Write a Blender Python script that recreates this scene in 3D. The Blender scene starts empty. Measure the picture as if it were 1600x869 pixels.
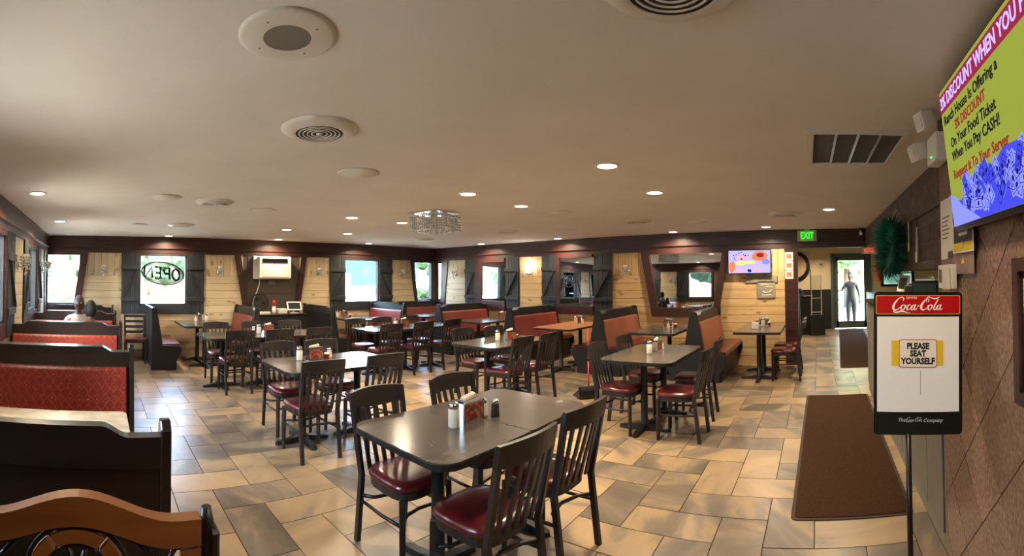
import bpy, bmesh, math, random
from mathutils import Vector, Matrix, Euler
random.seed(7)
PI = math.pi
C = bpy.context.scene.collection
SC = bpy.context.scene

# ---------------------------------------------------------------- camera (cylindrical sweep panorama, as the phone made it)
cam = bpy.data.cameras.new('panorama_camera')
cam.type = 'PANO'
cam.panorama_type = 'CENTRAL_CYLINDRICAL'
F, CY = 712.64, 423.334
cam.central_cylindrical_range_u_min = -800 / F
cam.central_cylindrical_range_u_max = 800 / F
cam.central_cylindrical_range_v_min = (CY - 869) / F
cam.central_cylindrical_range_v_max = CY / F
cam.central_cylindrical_radius = 1.0
cam.clip_start = .02
camo = bpy.data.objects.new('panorama_camera', cam)
C.objects.link(camo)
TH, PITCH, ROLL = .9027, .021, .0059
camo.matrix_world = (Matrix.Translation((0, 0, 1.58)) @ Matrix.Rotation(-TH, 4, 'Z')
                     @ Matrix.Rotation(PI / 2 + PITCH, 4, 'X') @ Matrix.Rotation(-ROLL, 4, 'Z'))
SC.camera = camo

# ---------------------------------------------------------------- daylight, exposure
w = bpy.data.worlds.new('sky'); SC.world = w; w.use_nodes = True
nt = w.node_tree
sky = nt.nodes.new('ShaderNodeTexSky')
sky.sky_type = 'NISHITA'; sky.sun_disc = False
sky.sun_elevation = math.radians(52); sky.sun_rotation = math.radians(200)
sky.air_density = 1.0; sky.dust_density = 5.0
nt.links.new(sky.outputs[0], nt.nodes['Background'].inputs[0])
nt.nodes['Background'].inputs[1].default_value = 7.5
sun = bpy.data.lights.new('sun', 'SUN'); sun.energy = 8; sun.angle = .01; sun.color = (1, .96, .88)
suno = bpy.data.objects.new('sun', sun); C.objects.link(suno)
suno.rotation_euler = (math.radians(-20), 0, math.radians(-30))
SC.view_settings.view_transform = 'Standard'; SC.view_settings.look = 'None'
SC.view_settings.gamma = 1; SC.view_settings.use_curve_mapping = False
SC.view_settings.exposure = 0.62
LAMP_W = 25.0
LAMP_COL = (1.0, .79, .56)

# ---------------------------------------------------------------- helpers
def lin(h):
    h = h.lstrip('#')
    v = [int(h[i:i + 2], 16) / 255 for i in (0, 2, 4)]
    return tuple((c / 12.92 if c <= .04045 else ((c + .055) / 1.055) ** 2.4) for c in v) + (1,)

def mat(name, col, rough=.5, metal=0., spec=.5, emit=0, coat=0., alpha=None):
    m = bpy.data.materials.new(name); m.use_nodes = True
    b = m.node_tree.nodes['Principled BSDF']
    c = lin(col) if isinstance(col, str) else col
    b.inputs['Base Color'].default_value = c
    b.inputs['Roughness'].default_value = rough; b.inputs['Metallic'].default_value = metal
    b.inputs['Specular IOR Level'].default_value = spec
    b.inputs['Coat Weight'].default_value = coat
    if emit:
        b.inputs['Emission Color'].default_value = c; b.inputs['Emission Strength'].default_value = emit
    m.diffuse_color = c
    return m

def N(m, t, **kw):
    n = m.node_tree.nodes.new(t)
    for k, v in kw.items():
        if k in n.inputs: n.inputs[k].default_value = v
        else: setattr(n, k, v)
    return n

def L(m, a, b): m.node_tree.links.new(a, b)

def varied(m, c1, c2, scale=(3, 3, 3), detail=4, coord='Object', rnd=True, bump=0., c3=None, rr=None, contrast=(.3, .7), distortion=0.):
    """base colour from stretched noise, plus a random shift per object"""
    b = m.node_tree.nodes['Principled BSDF']
    tc = N(m, 'ShaderNodeTexCoord'); mp = N(m, 'ShaderNodeMapping')
    mp.inputs['Scale'].default_value = scale
    if coord == 'Position':
        g = N(m, 'ShaderNodeNewGeometry'); src = g.outputs['Position']
    else: src = tc.outputs[coord]
    if rnd:
        oi = N(m, 'ShaderNodeObjectInfo'); mu = N(m, 'ShaderNodeMath', operation='MULTIPLY'); mu.inputs[1].default_value = 37.
        L(m, oi.outputs['Random'], mu.inputs[0])
        va = N(m, 'ShaderNodeVectorMath', operation='ADD')
        L(m, src, va.inputs[0]); L(m, mu.outputs[0], va.inputs[1]); src = va.outputs[0]
    L(m, src, mp.inputs[0])
    n = N(m, 'ShaderNodeTexNoise'); n.inputs['Detail'].default_value = detail; n.inputs['Scale'].default_value = 1
    n.inputs['Distortion'].default_value = distortion
    L(m, mp.outputs[0], n.inputs['Vector'])
    r = N(m, 'ShaderNodeValToRGB'); cr = r.color_ramp
    cr.elements[0].position = contrast[0]; cr.elements[0].color = lin(c1)
    cr.elements[1].position = contrast[1]; cr.elements[1].color = lin(c2)
    if c3: e = cr.elements.new((contrast[0] + contrast[1]) / 2); e.color = lin(c3)
    L(m, n.outputs['Fac'], r.inputs[0]); L(m, r.outputs[0], b.inputs['Base Color'])
    if bump:
        bp = N(m, 'ShaderNodeBump'); bp.inputs['Strength'].default_value = bump; bp.inputs['Distance'].default_value = .01
        L(m, n.outputs['Fac'], bp.inputs['Height']); L(m, bp.outputs[0], b.inputs['Normal'])
    return m, n, r

# ---------------------------------------------------------------- materials
M = {}
M['black_wood'] = varied(mat('black_stained_wood', '#17120f', .32, coat=.15), '#120d0b', '#251b16', (2, 2, 14))[0]
M['chair_wood'] = varied(mat('chair_dark_finish', '#1c1714', .38), '#15110f', '#2a2320', (3, 3, 10))[0]
M['booth_black'] = varied(mat('booth_black_panel', '#0f1113', .45), '#0b0c0e', '#181a1d', (2, 2, 8))[0]
M['burgundy'] = varied(mat('burgundy_vinyl', '#4a1114', .28, coat=.25), '#3c0b0e', '#581619', (6, 6, 6), bump=.05)[0]
M['red_vinyl'] = varied(mat('red_booth_vinyl', '#74302b', .4), '#682722', '#7c362f', (2, 2, 2))[0]
M['orange_vinyl'] = varied(mat('rust_booth_vinyl', '#7e4a35', .42), '#723e2a', '#875240', (2, 2, 2))[0]
M['table_top'] = varied(mat('grey_brown_laminate', '#4e463e', .2, coat=.1), '#463f38', '#575048', (14, 14, 14), bump=.02)[0]
M['table_orange'] = varied(mat('orange_woodgrain_laminate', '#a86a35', .3), '#965a2a', '#b87a42', (2, 18, 2))[0]
M['table_tan'] = varied(mat('tan_stone_laminate', '#9c8f78', .22), '#8b7f6a', '#aea08a', (9, 9, 9))[0]
M['table_base'] = mat('black_cast_iron', '#121214', .45)
M['mahogany'] = varied(mat('mahogany_frame', '#371a17', .45), '#281110', '#42221d', (14, 2, 14), detail=6)[0]
M['beam'] = varied(mat('beam_red_brown', '#331a16', .42), '#28130f', '#43231b', (3, 3, 30), detail=6, coord='Position')[0]
M['beam_front'] = varied(mat('beam_grey_brown', '#3a2d25', .5), '#2a201a', '#4a3a30', (3, 3, 30), detail=6, coord='Position')[0]
M['shutter'] = varied(mat('shutter_slate_stain', '#1d2327', .6), '#161b1f', '#272e33', (18, 18, 3), detail=5)[0]
M['ceiling'] = varied(mat('ceiling_paint', '#dcd6cc', .8, spec=.2), '#d8d2c7', '#dfdad0', (2, 2, 2), coord='Position', rnd=False)[0]
M['cream_wall'] = mat('cream_wall_paint', '#d8c7a0', .8)
M['grey_panel'] = mat('recess_brown_grey', '#4a4139', .7)
M['grout'] = mat('grout_brown', '#4c4136', .85)
M['mat'] = varied(mat('brown_carpet_mat', '#3c2717', .95, spec=.1), '#332012', '#442d1b', (60, 60, 60), bump=.4)[0]
M['mat_edge'] = mat('mat_rubber_edge', '#3a2a1f', .8)
M['plaster_dark'] = mat('dark_paint', '#1b1c1e', .6)
M['white_plastic'] = mat('white_plastic', '#e2ded2', .4)
M['offwhite'] = mat('offwhite_metal', '#cfc8ba', .45)
M['chrome'] = mat('chrome', '#d8d8d8', .14, 1.)
M['steel'] = mat('brushed_steel', '#a8a49c', .35, 1.)
M['black_plastic'] = mat('black_plastic', '#0d0d0e', .35)
M['dark_slot'] = mat('dark_void', '#15130f', .8)
M['paper'] = mat('white_paper', '#e8e4da', .8)
M['napkin'] = mat('paper_napkin', '#d8cdb8', .9)
M['red_plastic'] = mat('red_plastic', '#c01f12', .4)
M['grille_grey'] = mat('speaker_mesh', '#6d675c', .7)
M['yellow'] = mat('yellow_print', '#e2c21e', .7)
M['ink'] = mat('black_ink', '#151515', .7)
M['sugar'] = mat('sugar_white', '#ddd6c8', .5)
M['pepper'] = mat('pepper_dark', '#2a1c14', .6)
M['ketchup'] = mat('sauce_red', '#8a2016', .4)
M['coke_red'] = mat('sign_red', '#b3141c', .25, coat=.5)
M['sign_black'] = mat('sign_black_frame', '#0f1413', .3, coat=.3)
M['sign_white'] = mat('sign_white_board', '#e9ecef', .6)
M['gold'] = mat('gold_line', '#c9a54a', .4, .3)
M['script_white'] = mat('script_white', '#f2efe8', .5)
M['silver_print'] = mat('silver_print', '#c9ccce', .5)
M['crystal'] = mat('crystal_bead', '#cfd2d2', .08, .55)
M['foliage'] = varied(mat('leaf_green', '#2a4220', .9, spec=.05), '#1b2a20', '#3f5640', (1.3, 1.3, 1.3), coord='Position')[0]
M['foliage_pale'] = varied(mat('leaf_pale_green', '#4c6a35', .9, spec=.05), '#2d4230', '#8a9c78', (2.2, 2.2, 2.2), coord='Position')[0]
M['bark'] = mat('bark', '#5b4a39', .9)
M['concrete'] = varied(mat('sunlit_concrete', '#7d796f', .9), '#747066', '#88847a', (.3, .3, .3), coord='Position', rnd=False)[0]
M['grass'] = varied(mat('lawn_green', '#3c5529', .95), '#2f4620', '#4f6a35', (.4, .4, .4), coord='Position', rnd=False)[0]
M['house_wall'] = mat('house_pale_siding', '#4a565f', .9, spec=0)
M['house_roof'] = mat('house_slate_roof', '#232c33', .9, spec=0)
M['shed_wall'] = mat('shed_dark_teal', '#1d2b32', .9, spec=0)
M['car_white'] = mat('car_white_paint', '#e8e8e6', .25, coat=.5)
M['car_glass'] = mat('car_dark_glass', '#26343c', .1)
M['rubber'] = mat('rubber', '#141414', .8)
M['skin_dark'] = mat('skin_deep_brown', '#4a2f24', .55)
M['skin_mid'] = mat('skin_brown', '#8a5c44', .55)
M['hair'] = mat('black_hair', '#0f0c0b', .7)
M['tee'] = mat('pale_grey_shirt', '#b9b2a8', .85)
M['dark_cloth'] = mat('dark_shirt', '#171619', .85)
M['dark_trousers'] = mat('dark_trousers', '#1c1f27', .85)
M['shoe'] = mat('dark_shoes', '#151313', .6)
M['lip'] = mat('lips', '#5c2f28', .5)
M['eye_white'] = mat('eye_white', '#d9d4cc', .3)
M['tinsel'] = varied(mat('teal_tinsel', '#14655c', .4, .1), '#0c4a46', '#1f8a7c', (20, 20, 20))[0]
M['orange_ribbon'] = mat('orange_red_ribbon', '#b84a2c', .6)
M['screen_black'] = mat('screen_bezel', '#0b0a10', .25)
M['screen_dark'] = mat('tablet_screen_dark', '#26292b', .12)
M['grey_wain'] = varied(mat('half_wall_grey_green', '#6f6a5c', .55), '#655f52', '#7b7667', (2, 2, 2), coord='Position')[0]
M['serv_dark'] = varied(mat('service_plank_brown', '#4a3a2e', .55), '#3d2f25', '#5a483a', (3, 3, 20), detail=6, bump=.1)[0]
M['serv_rough'] = varied(mat('service_plank_worn', '#4a3c31', .6), '#2a1f19', '#65544a', (9, 9, 12), detail=8, bump=.3)[0]
M['carved'] = varied(mat('honey_wood', '#8a5526', .38), '#7a4820', '#99622f', (2, 4, 14), detail=5)[0]
M['greysign'] = varied(mat('weathered_grey_board', '#8d8672', .8), '#7d7664', '#9c9581', (3, 3, 14))[0]
M['cord'] = mat('white_cord', '#cfcabf', .5)
M['clock_face'] = mat('clock_cream_face', '#d9b890', .6)
M['peach_print'] = mat('orange_print', '#c47a52', .8)
M['marble_grout'] = mat('marble_joint', '#4b3a30', .8)

def emis(name, col, s):
    m = bpy.data.materials.new(name); m.use_nodes = True
    n = m.node_tree; n.nodes.clear()
    e = n.nodes.new('ShaderNodeEmission'); o = n.nodes.new('ShaderNodeOutputMaterial')
    e.inputs[0].default_value = lin(col); e.inputs[1].default_value = s
    n.links.new(e.outputs[0], o.inputs[0]); m.diffuse_color = lin(col)
    return m
M['lamp_lens'] = emis('lit_lamp_lens', '#fff0cc', 9)
M['sconce_glow'] = emis('lit_sconce_glass', '#fff6f0', 7)
M['exit_green'] = emis('exit_sign_lit_green', '#4f9a3c', .55)
M['exit_text'] = emis('exit_sign_green_letters', '#3dff3a', 1.2)
M['exit_white'] = mat('exit_sign_panel', '#b8a98e', .5)
M['exit_red'] = emis('exit_sign_lit_red', '#e8402c', .9)
M['led_green'] = emis('green_led', '#30ff60', 3)
M['tv_lime'] = emis('screen_lime', '#a3ae45', .62)
M['tv_red'] = emis('screen_crimson', '#9c2d45', .7)
M['tv_lilac'] = emis('screen_lilac', '#b9a8ff', 1.0)
M['tv_ink'] = emis('screen_text_dark', '#1c1a22', .8)
M['tv_textred'] = emis('screen_text_red', '#8e2a26', .8)
M['tv_blue'] = emis('screen_blue', '#4a50f0', .7)
M['tv_blue2'] = emis('screen_pale_blue', '#7f86ff', .95)
M['tv_navy'] = emis('screen_navy', '#1c1f6a', .8)
M['tv_yel'] = emis('screen_yellow', '#e8e060', 1.0)
M['tv_orange'] = emis('screen_orange', '#e07a4a', 1.0)
M['tv_pink'] = emis('screen_pink', '#e0a0b8', 1.0)
M['tv_food'] = emis('screen_lavender', '#b0a8f0', 1.0)

# glass: thin clear pane
def glassmat(name, tint, gl):
    m = bpy.data.materials.new(name); m.use_nodes = True; n = m.node_tree; n.nodes.clear()
    t = n.nodes.new('ShaderNodeBsdfTransparent'); t.inputs[0].default_value = tint
    g = n.nodes.new('ShaderNodeBsdfGlossy'); g.inputs['Roughness'].default_value = .03
    fr = n.nodes.new('ShaderNodeFresnel'); fr.inputs[0].default_value = gl
    mx = n.nodes.new('ShaderNodeMixShader'); o = n.nodes.new('ShaderNodeOutputMaterial')
    n.links.new(fr.outputs[0], mx.inputs[0]); n.links.new(t.outputs[0], mx.inputs[1]); n.links.new(g.outputs[0], mx.inputs[2])
    n.links.new(mx.outputs[0], o.inputs[0]); return m
M['glass'] = glassmat('window_glass', (.93, .97, .96, 1), 1.25)
M['acrylic'] = glassmat('clear_acrylic', (.85, .88, .88, 1), 1.4)
M['shaker_glass'] = mat('shaker_glass', '#d9d4c8', .08, 0, .8)
M['mirror'] = mat('mirror_silver', (.62, .64, .66, 1), .015, 1.)

# booth damask
def damask():
    m = mat('red_gold_damask_vinyl', '#8e2a18', .34)
    b = m.node_tree.nodes['Principled BSDF']
    tc = N(m, 'ShaderNodeTexCoord'); mp = N(m, 'ShaderNodeMapping')
    mp.inputs['Scale'].default_value = (15, 0, 12)
    L(m, tc.outputs['Object'], mp.inputs[0])
    v = N(m, 'ShaderNodeTexVoronoi', feature='F1', distance='MANHATTAN'); v.inputs['Scale'].default_value = 1; v.inputs['Randomness'].default_value = .12
    L(m, mp.outputs[0], v.inputs['Vector'])
    n = N(m, 'ShaderNodeTexNoise'); n.inputs['Scale'].default_value = 34; n.inputs['Detail'].default_value = 4
    L(m, tc.outputs['Object'], n.inputs['Vector'])
    ad = N(m, 'ShaderNodeMath', operation='ADD'); mu = N(m, 'ShaderNodeMath', operation='MULTIPLY_ADD'); mu.inputs[1].default_value = .75; mu.inputs[2].default_value = -.37
    L(m, n.outputs['Fac'], mu.inputs[0]); L(m, v.outputs['Distance'], ad.inputs[0]); L(m, mu.outputs[0], ad.inputs[1])
    r = N(m, 'ShaderNodeValToRGB'); cr = r.color_ramp
    cr.elements[0].position = .06; cr.elements[0].color = lin('#9c5536')
    cr.elements[1].position = .16; cr.elements[1].color = lin('#74241b')
    e = cr.elements.new(.42); e.color = lin('#6a1d16'); e = cr.elements.new(.52); e.color = lin('#8f452c'); e = cr.elements.new(.62); e.color = lin('#6e2018')
    L(m, ad.outputs[0], r.inputs[0]); L(m, r.outputs[0], b.inputs['Base Color'])
    return m
M['damask'] = damask()

# pine: grain along local x, sparse knots
def pine(name, c1, c2, knot):
    m, n, r = varied(mat(name, c1, .5), c1, c2, (.8, 20, 14), detail=5, distortion=.4)
    b = m.node_tree.nodes['Principled BSDF']
    tc = N(m, 'ShaderNodeTexCoord'); oi = N(m, 'ShaderNodeObjectInfo')
    mu = N(m, 'ShaderNodeMath', operation='MULTIPLY'); mu.inputs[1].default_value = 91.
    va = N(m, 'ShaderNodeVectorMath', operation='ADD'); mp = N(m, 'ShaderNodeMapping')
    mp.inputs['Scale'].default_value = (3.4, 0.0, 8.5)
    L(m, oi.outputs['Random'], mu.inputs[0]); L(m, tc.outputs['Object'], va.inputs[0]); L(m, mu.outputs[0], va.inputs[1])
    L(m, va.outputs[0], mp.inputs[0])
    v = N(m, 'ShaderNodeTexVoronoi'); v.inputs['Scale'].default_value = 1
    L(m, mp.outputs[0], v.inputs['Vector'])
    rr = N(m, 'ShaderNodeValToRGB'); cr = rr.color_ramp
    cr.elements[0].position = .03; cr.elements[0].color = (1, 1, 1, 1)
    cr.elements[1].position = .24; cr.elements[1].color = (0, 0, 0, 1)
    L(m, v.outputs['Distance'], rr.inputs[0])
    mx = N(m, 'ShaderNodeMix', data_type='RGBA')
    L(m, rr.outputs[0], mx.inputs['Factor']); L(m, r.outputs[0], mx.inputs['A']); mx.inputs['B'].default_value = lin(knot)
    L(m, mx.outputs['Result'], b.inputs['Base Color'])
    return m
M['pine'] = pine('knotty_pine', '#bd9b68', '#d4b684', '#6b4320')
M['backing'] = mat('shadowed_board_backing', '#5c4630', .9)
M['pine_white'] = pine('whitewashed_pine', '#b5a27f', '#cbb996', '#7d5f3d')

def tilemat():
    m = mat('stone_look_floor_tile', '#9a8a74', .3)
    b = m.node_tree.nodes['Principled BSDF']
    oi = N(m, 'ShaderNodeObjectInfo'); g = N(m, 'ShaderNodeNewGeometry')
    ad = N(m, 'ShaderNodeMath', operation='ADD'); fr = N(m, 'ShaderNodeMath', operation='FRACT')
    L(m, oi.outputs['Random'], ad.inputs[0]); L(m, g.outputs['Random Per Island'], ad.inputs[1]); L(m, ad.outputs[0], fr.inputs[0])
    sc = N(m, 'ShaderNodeMath', operation='MULTIPLY'); sc.inputs[1].default_value = 53.; L(m, fr.outputs[0], sc.inputs[0])
    va = N(m, 'ShaderNodeVectorMath', operation='ADD'); L(m, g.outputs['Position'], va.inputs[0]); L(m, sc.outputs[0], va.inputs[1])
    # alternate stretch direction per tile
    mp = N(m, 'ShaderNodeMapping'); mp.inputs['Scale'].default_value = (1.1, 3.4, 1); L(m, va.outputs[0], mp.inputs[0])
    rt = N(m, 'ShaderNodeMath', operation='MULTIPLY'); rt.inputs[1].default_value = 6.283; L(m, fr.outputs[0], rt.inputs[0])
    vr = N(m, 'ShaderNodeVectorRotate', rotation_type='Z_AXIS'); L(m, va.outputs[0], vr.inputs['Vector']); L(m, rt.outputs[0], vr.inputs['Angle'])
    L(m, vr.outputs[0], mp.inputs[0])
    n = N(m, 'ShaderNodeTexNoise'); n.inputs['Scale'].default_value = 1.0; n.inputs['Detail'].default_value = 7; n.inputs['Distortion'].default_value = .5
    n.inputs['Roughness'].default_value = .55
    L(m, mp.outputs[0], n.inputs['Vector'])
    # tone offset per tile
    of = N(m, 'ShaderNodeMapRange'); of.inputs['To Min'].default_value = -.13; of.inputs['To Max'].default_value = .13
    wn = N(m, 'ShaderNodeTexWhiteNoise', noise_dimensions='1D'); L(m, sc.outputs[0], wn.inputs['W']); L(m, wn.outputs['Value'], of.inputs['Value'])
    a2 = N(m, 'ShaderNodeMath', operation='ADD'); L(m, n.outputs['Fac'], a2.inputs[0]); L(m, of.outputs[0], a2.inputs[1])
    r = N(m, 'ShaderNodeValToRGB'); cr = r.color_ramp
    cr.elements[0].position = .3; cr.elements[0].color = lin('#5c5347')
    cr.elements[1].position = .72; cr.elements[1].color = lin('#a58d69')
    e = cr.elements.new(.44); e.color = lin('#75695a'); e = cr.elements.new(.5); e.color = lin('#8f7b5f')
    L(m, a2.outputs[0], r.inputs[0]); L(m, r.outputs[0], b.inputs['Base Color'])
    bp = N(m, 'ShaderNodeBump'); bp.inputs['Strength'].default_value = .12; bp.inputs['Distance'].default_value = .004
    n2 = N(m, 'ShaderNodeTexNoise'); n2.inputs['Scale'].default_value = 9; n2.inputs['Detail'].default_value = 3
    L(m, g.outputs['Position'], n2.inputs['Vector']); L(m, n2.outputs['Fac'], bp.inputs['Height']); L(m, bp.outputs[0], b.inputs['Normal'])
    b.inputs['Roughness'].default_value = .34
    return m
M['tile'] = tilemat()

def marblemat():
    m, n, r = varied(mat('pink_brown_granite', '#7d6352', .35), '#5d4638', '#96796a', (60, 60, 45), detail=12, coord='Position', rnd=False, c3='#7c6150', contrast=(.35, .65))
    b = m.node_tree.nodes['Principled BSDF']
    oi = N(m, 'ShaderNodeObjectInfo'); hs = N(m, 'ShaderNodeHueSaturation')
    mr = N(m, 'ShaderNodeMapRange'); mr.inputs['To Min'].default_value = .8; mr.inputs['To Max'].default_value = 1.2
    L(m, oi.outputs['Random'], mr.inputs['Value']); L(m, mr.outputs[0], hs.inputs['Value']); L(m, r.outputs[0], hs.inputs['Color'])
    L(m, hs.outputs[0], b.inputs['Base Color'])
    return m
M['marble'] = marblemat()

# ---------------------------------------------------------------- mesh builder
class MB:
    def __init__(s): s.bm = bmesh.new()
    def box(s, x0, x1, y0, y1, z0, z1, mtx=None, mi=0):
        vs = [s.bm.verts.new(p) for p in ((x0,y0,z0),(x1,y0,z0),(x1,y1,z0),(x0,y1,z0),(x0,y0,z1),(x1,y0,z1),(x1,y1,z1),(x0,y1,z1))]
        if mtx:
            for v in vs: v.co = mtx @ v.co
        for f in ((0,3,2,1),(4,5,6,7),(0,1,5,4),(1,2,6,5),(2,3,7,6),(3,0,4,7)):
            fc = s.bm.faces.new([vs[i] for i in f]); fc.material_index = mi
        return s
    def bar(s, p0, p1, wx, wy=None, w1=None):
        """rectangular bar between two points, optional end size"""
        wy = wy or wx; p0, p1 = Vector(p0), Vector(p1); d = (p1 - p0)
        q = d.to_track_quat('Z', 'Y').to_matrix()
        k = 1 if w1 is None else w1 / wx
        vs = []
        for p, f in ((p0, 1), (p1, k)):
            for a, b in ((-1,-1),(1,-1),(1,1),(-1,1)):
                vs.append(s.bm.verts.new(p + q @ Vector((a * wx / 2 * f, b * wy / 2 * f, 0))))
        for f in ((0,3,2,1),(4,5,6,7),(0,1,5,4),(1,2,6,5),(2,3,7,6),(3,0,4,7)): s.bm.faces.new([vs[i] for i in f])
        return s
    def tube(s, pts, r, seg=8, cap=True, closed=False, smooth=True):
        pts = [Vector(p) for p in pts]; n = len(pts); rings = []
        rs = r if isinstance(r, (list, tuple)) else [r] * n
        up = Vector((0, 0, 1))
        for i, p in enumerate(pts):
            if closed: d = pts[(i + 1) % n] - pts[i - 1]
            else: d = pts[min(i + 1, n - 1)] - pts[max(i - 1, 0)]
            d.normalize()
            a = d.cross(up)
            if a.length < .05: a = d.cross(Vector((0, 1, 0)))
            a.normalize(); b = a.cross(d)
            rings.append([s.bm.verts.new(p + (a * math.cos(t) + b * math.sin(t)) * rs[i]) for t in (2 * PI * k / seg for k in range(seg))])
        m = n if closed else n - 1
        for i in range(m):
            A, B = rings[i], rings[(i + 1) % n]
            for k in range(seg):
                f = s.bm.faces.new((A[k], A[(k + 1) % seg], B[(k + 1) % seg], B[k])); f.smooth = smooth
        if cap and not closed:
            s.bm.faces.new(rings[0][::-1]); s.bm.faces.new(rings[-1])
        return s
    def lathe(s, prof, seg=20, c=(0, 0, 0), smooth=True, cap=True):
        rings = []
        for r, z in prof:
            rings.append([s.bm.verts.new((c[0] + max(r, 1e-4) * math.cos(2 * PI * k / seg), c[1] + max(r, 1e-4) * math.sin(2 * PI * k / seg), c[2] + z)) for k in range(seg)])
        for i in range(len(rings) - 1):
            for k in range(seg):
                f = s.bm.faces.new((rings[i][k], rings[i][(k + 1) % seg], rings[i + 1][(k + 1) % seg], rings[i + 1][k])); f.smooth = smooth
        if cap: s.bm.faces.new(rings[0][::-1]); s.bm.faces.new(rings[-1])
        return s
    def prism(s, pts, d0, d1, axis='y', mi=0):
        """2D outline extruded along an axis. axis y: pts=(x,z); x: pts=(y,z); z: pts=(x,y)"""
        def P(a, b, d): return {'y': (a, d, b), 'x': (d, a, b), 'z': (a, b, d)}[axis]
        A = [s.bm.verts.new(P(a, b, d0)) for a, b in pts]; B = [s.bm.verts.new(P(a, b, d1)) for a, b in pts]
        f1 = s.bm.faces.new(A); f2 = s.bm.faces.new(B[::-1]); f1.material_index = f2.material_index = mi
        n = len(pts)
        for i in range(n):
            f = s.bm.faces.new((A[i], B[i], B[(i + 1) % n], A[(i + 1) % n])); f.material_index = mi
        return s
    def sphere(s, c, r, sc=(1, 1, 1), sub=2, mi=0):
        o = bmesh.ops.create_icosphere(s.bm, subdivisions=sub, radius=r)
        for v in o['verts']:
            v.co = Vector((v.co.x * sc[0], v.co.y * sc[1], v.co.z * sc[2])) + Vector(c)
            for f in v.link_faces: f.smooth = True; f.material_index = mi
        return s
    def ring(s, pts_outer, pts_inner, d0, d1):
        """closed flat frame between two outlines (x,z), extruded in y"""
        n = len(pts_outer)
        a = [[s.bm.verts.new((p[0], d, p[1])) for p in q] for d in (d0, d1) for q in (pts_outer, pts_inner)]
        o0, i0, o1, i1 = a
        for i in range(n):
            j = (i + 1) % n
            s.bm.faces.new((o0[i], i0[i], i0[j], o0[j])); s.bm.faces.new((o1[i], o1[j], i1[j], i1[i]))
            s.bm.faces.new((o0[i], o0[j], o1[j], o1[i])); s.bm.faces.new((i0[i], i1[i], i1[j], i0[j]))
        return s
    def bevel(s, w, seg=1):
        bmesh.ops.recalc_face_normals(s.bm, faces=s.bm.faces)
        bmesh.ops.bevel(s.bm, geom=list(s.bm.edges), offset=w, segments=seg, affect='EDGES', profile=.6, clamp_overlap=True)
        return s
    def mesh(s, name, mats):
        bmesh.ops.recalc_face_normals(s.bm, faces=s.bm.faces)
        me = bpy.data.meshes.new(name); s.bm.to_mesh(me); s.bm.free()
        for m in (mats if isinstance(mats, (list, tuple)) else [mats]):
            me.materials.append(M[m] if isinstance(m, str) else m)
        return me
    def obj(s, name, mats, parent=None, loc=None, rot=None, label=None):
        return place(name, s.mesh(name, mats), parent, loc, rot, label)

def place(name, me, parent=None, loc=None, rot=None, label=None):
    o = bpy.data.objects.new(name, me); C.objects.link(o)
    if parent: o.parent = parent
    if loc: o.location = loc
    if rot is not None: o.rotation_euler = rot if isinstance(rot, (tuple, list, Euler)) else (0, 0, rot)
    if label: o['label'] = label
    return o

def tag(o, label=None, cat=None, group=None, kind=None):
    if label: o['label'] = label
    if cat: o['category'] = cat
    if group: o['group'] = group
    if kind: o['kind'] = kind
    return o

def thing(name, label, cat, loc=(0, 0, 0), rot=0, group=None):
    o = bpy.data.objects.new(name, None); C.objects.link(o); o.empty_display_size = .1
    o.location = loc
    o.rotation_euler = rot if isinstance(rot, (tuple, list)) else (0, 0, rot)
    return tag(o, label, cat, group)

def copy_tree(o, parent=None):
    c = o.copy(); C.objects.link(c)
    if parent: c.parent = parent
    for ch in [x for x in KIDS(o)]: copy_tree(ch, c)
    return c
def KIDS(o): return list(o.children)

def dup(o, loc, rot, label, group=None):
    c = copy_tree(o); c.location = loc
    c.rotation_euler = rot if isinstance(rot, (tuple, list)) else (0, 0, rot)
    c['label'] = label
    if group: c['group'] = group
    return c

def clip_poly(poly, x0, x1, z0, z1):
    for ax, lim, sgn in ((0, x0, 1), (0, x1, -1), (1, z0, 1), (1, z1, -1)):
        out = []
        for i in range(len(poly)):
            a, b = poly[i], poly[(i + 1) % len(poly)]
            ia, ib = (a[ax] - lim) * sgn >= -1e-9, (b[ax] - lim) * sgn >= -1e-9
            if ia: out.append(a)
            if ia != ib:
                t_ = (lim - a[ax]) / (b[ax] - a[ax]); out.append((a[0] + t_ * (b[0] - a[0]), a[1] + t_ * (b[1] - a[1])))
        poly = out
        if len(poly) < 3: return []
    return poly
def rrect(x0, x1, y0, y1, r, n=4):
    out = []
    for cx, cy, a in ((x1 - r, y1 - r, 0), (x0 + r, y1 - r, PI / 2), (x0 + r, y0 + r, PI), (x1 - r, y0 + r, 1.5 * PI)):
        for k in range(n + 1):
            t = a + k / n * PI / 2; out.append((cx + r * math.cos(t), cy + r * math.sin(t)))
    return out

def text(parent, s, size, loc, m, rot=(PI / 2, 0, 0), align='CENTER', shear=0., name='lettering', ext=.0008, sx=1., bold=0.):
    cu = bpy.data.curves.new(name, 'FONT'); cu.body = s; cu.size = size; cu.align_x = align; cu.align_y = 'CENTER'
    cu.shear = shear; cu.extrude = ext; cu.offset = bold; cu.resolution_u = 2
    cu.materials.append(M[m]); tmp = bpy.data.objects.new(name, cu); C.objects.link(tmp)
    bpy.context.view_layer.update()
    me = bpy.data.meshes.new_from_object(tmp.evaluated_get(bpy.context.evaluated_depsgraph_get())); bpy.data.objects.remove(tmp)
    o = bpy.data.objects.new(name, me); C.objects.link(o); o.parent = parent
    o.location = loc; o.rotation_euler = rot; o.scale = (sx, 1, 1); return o

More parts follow.
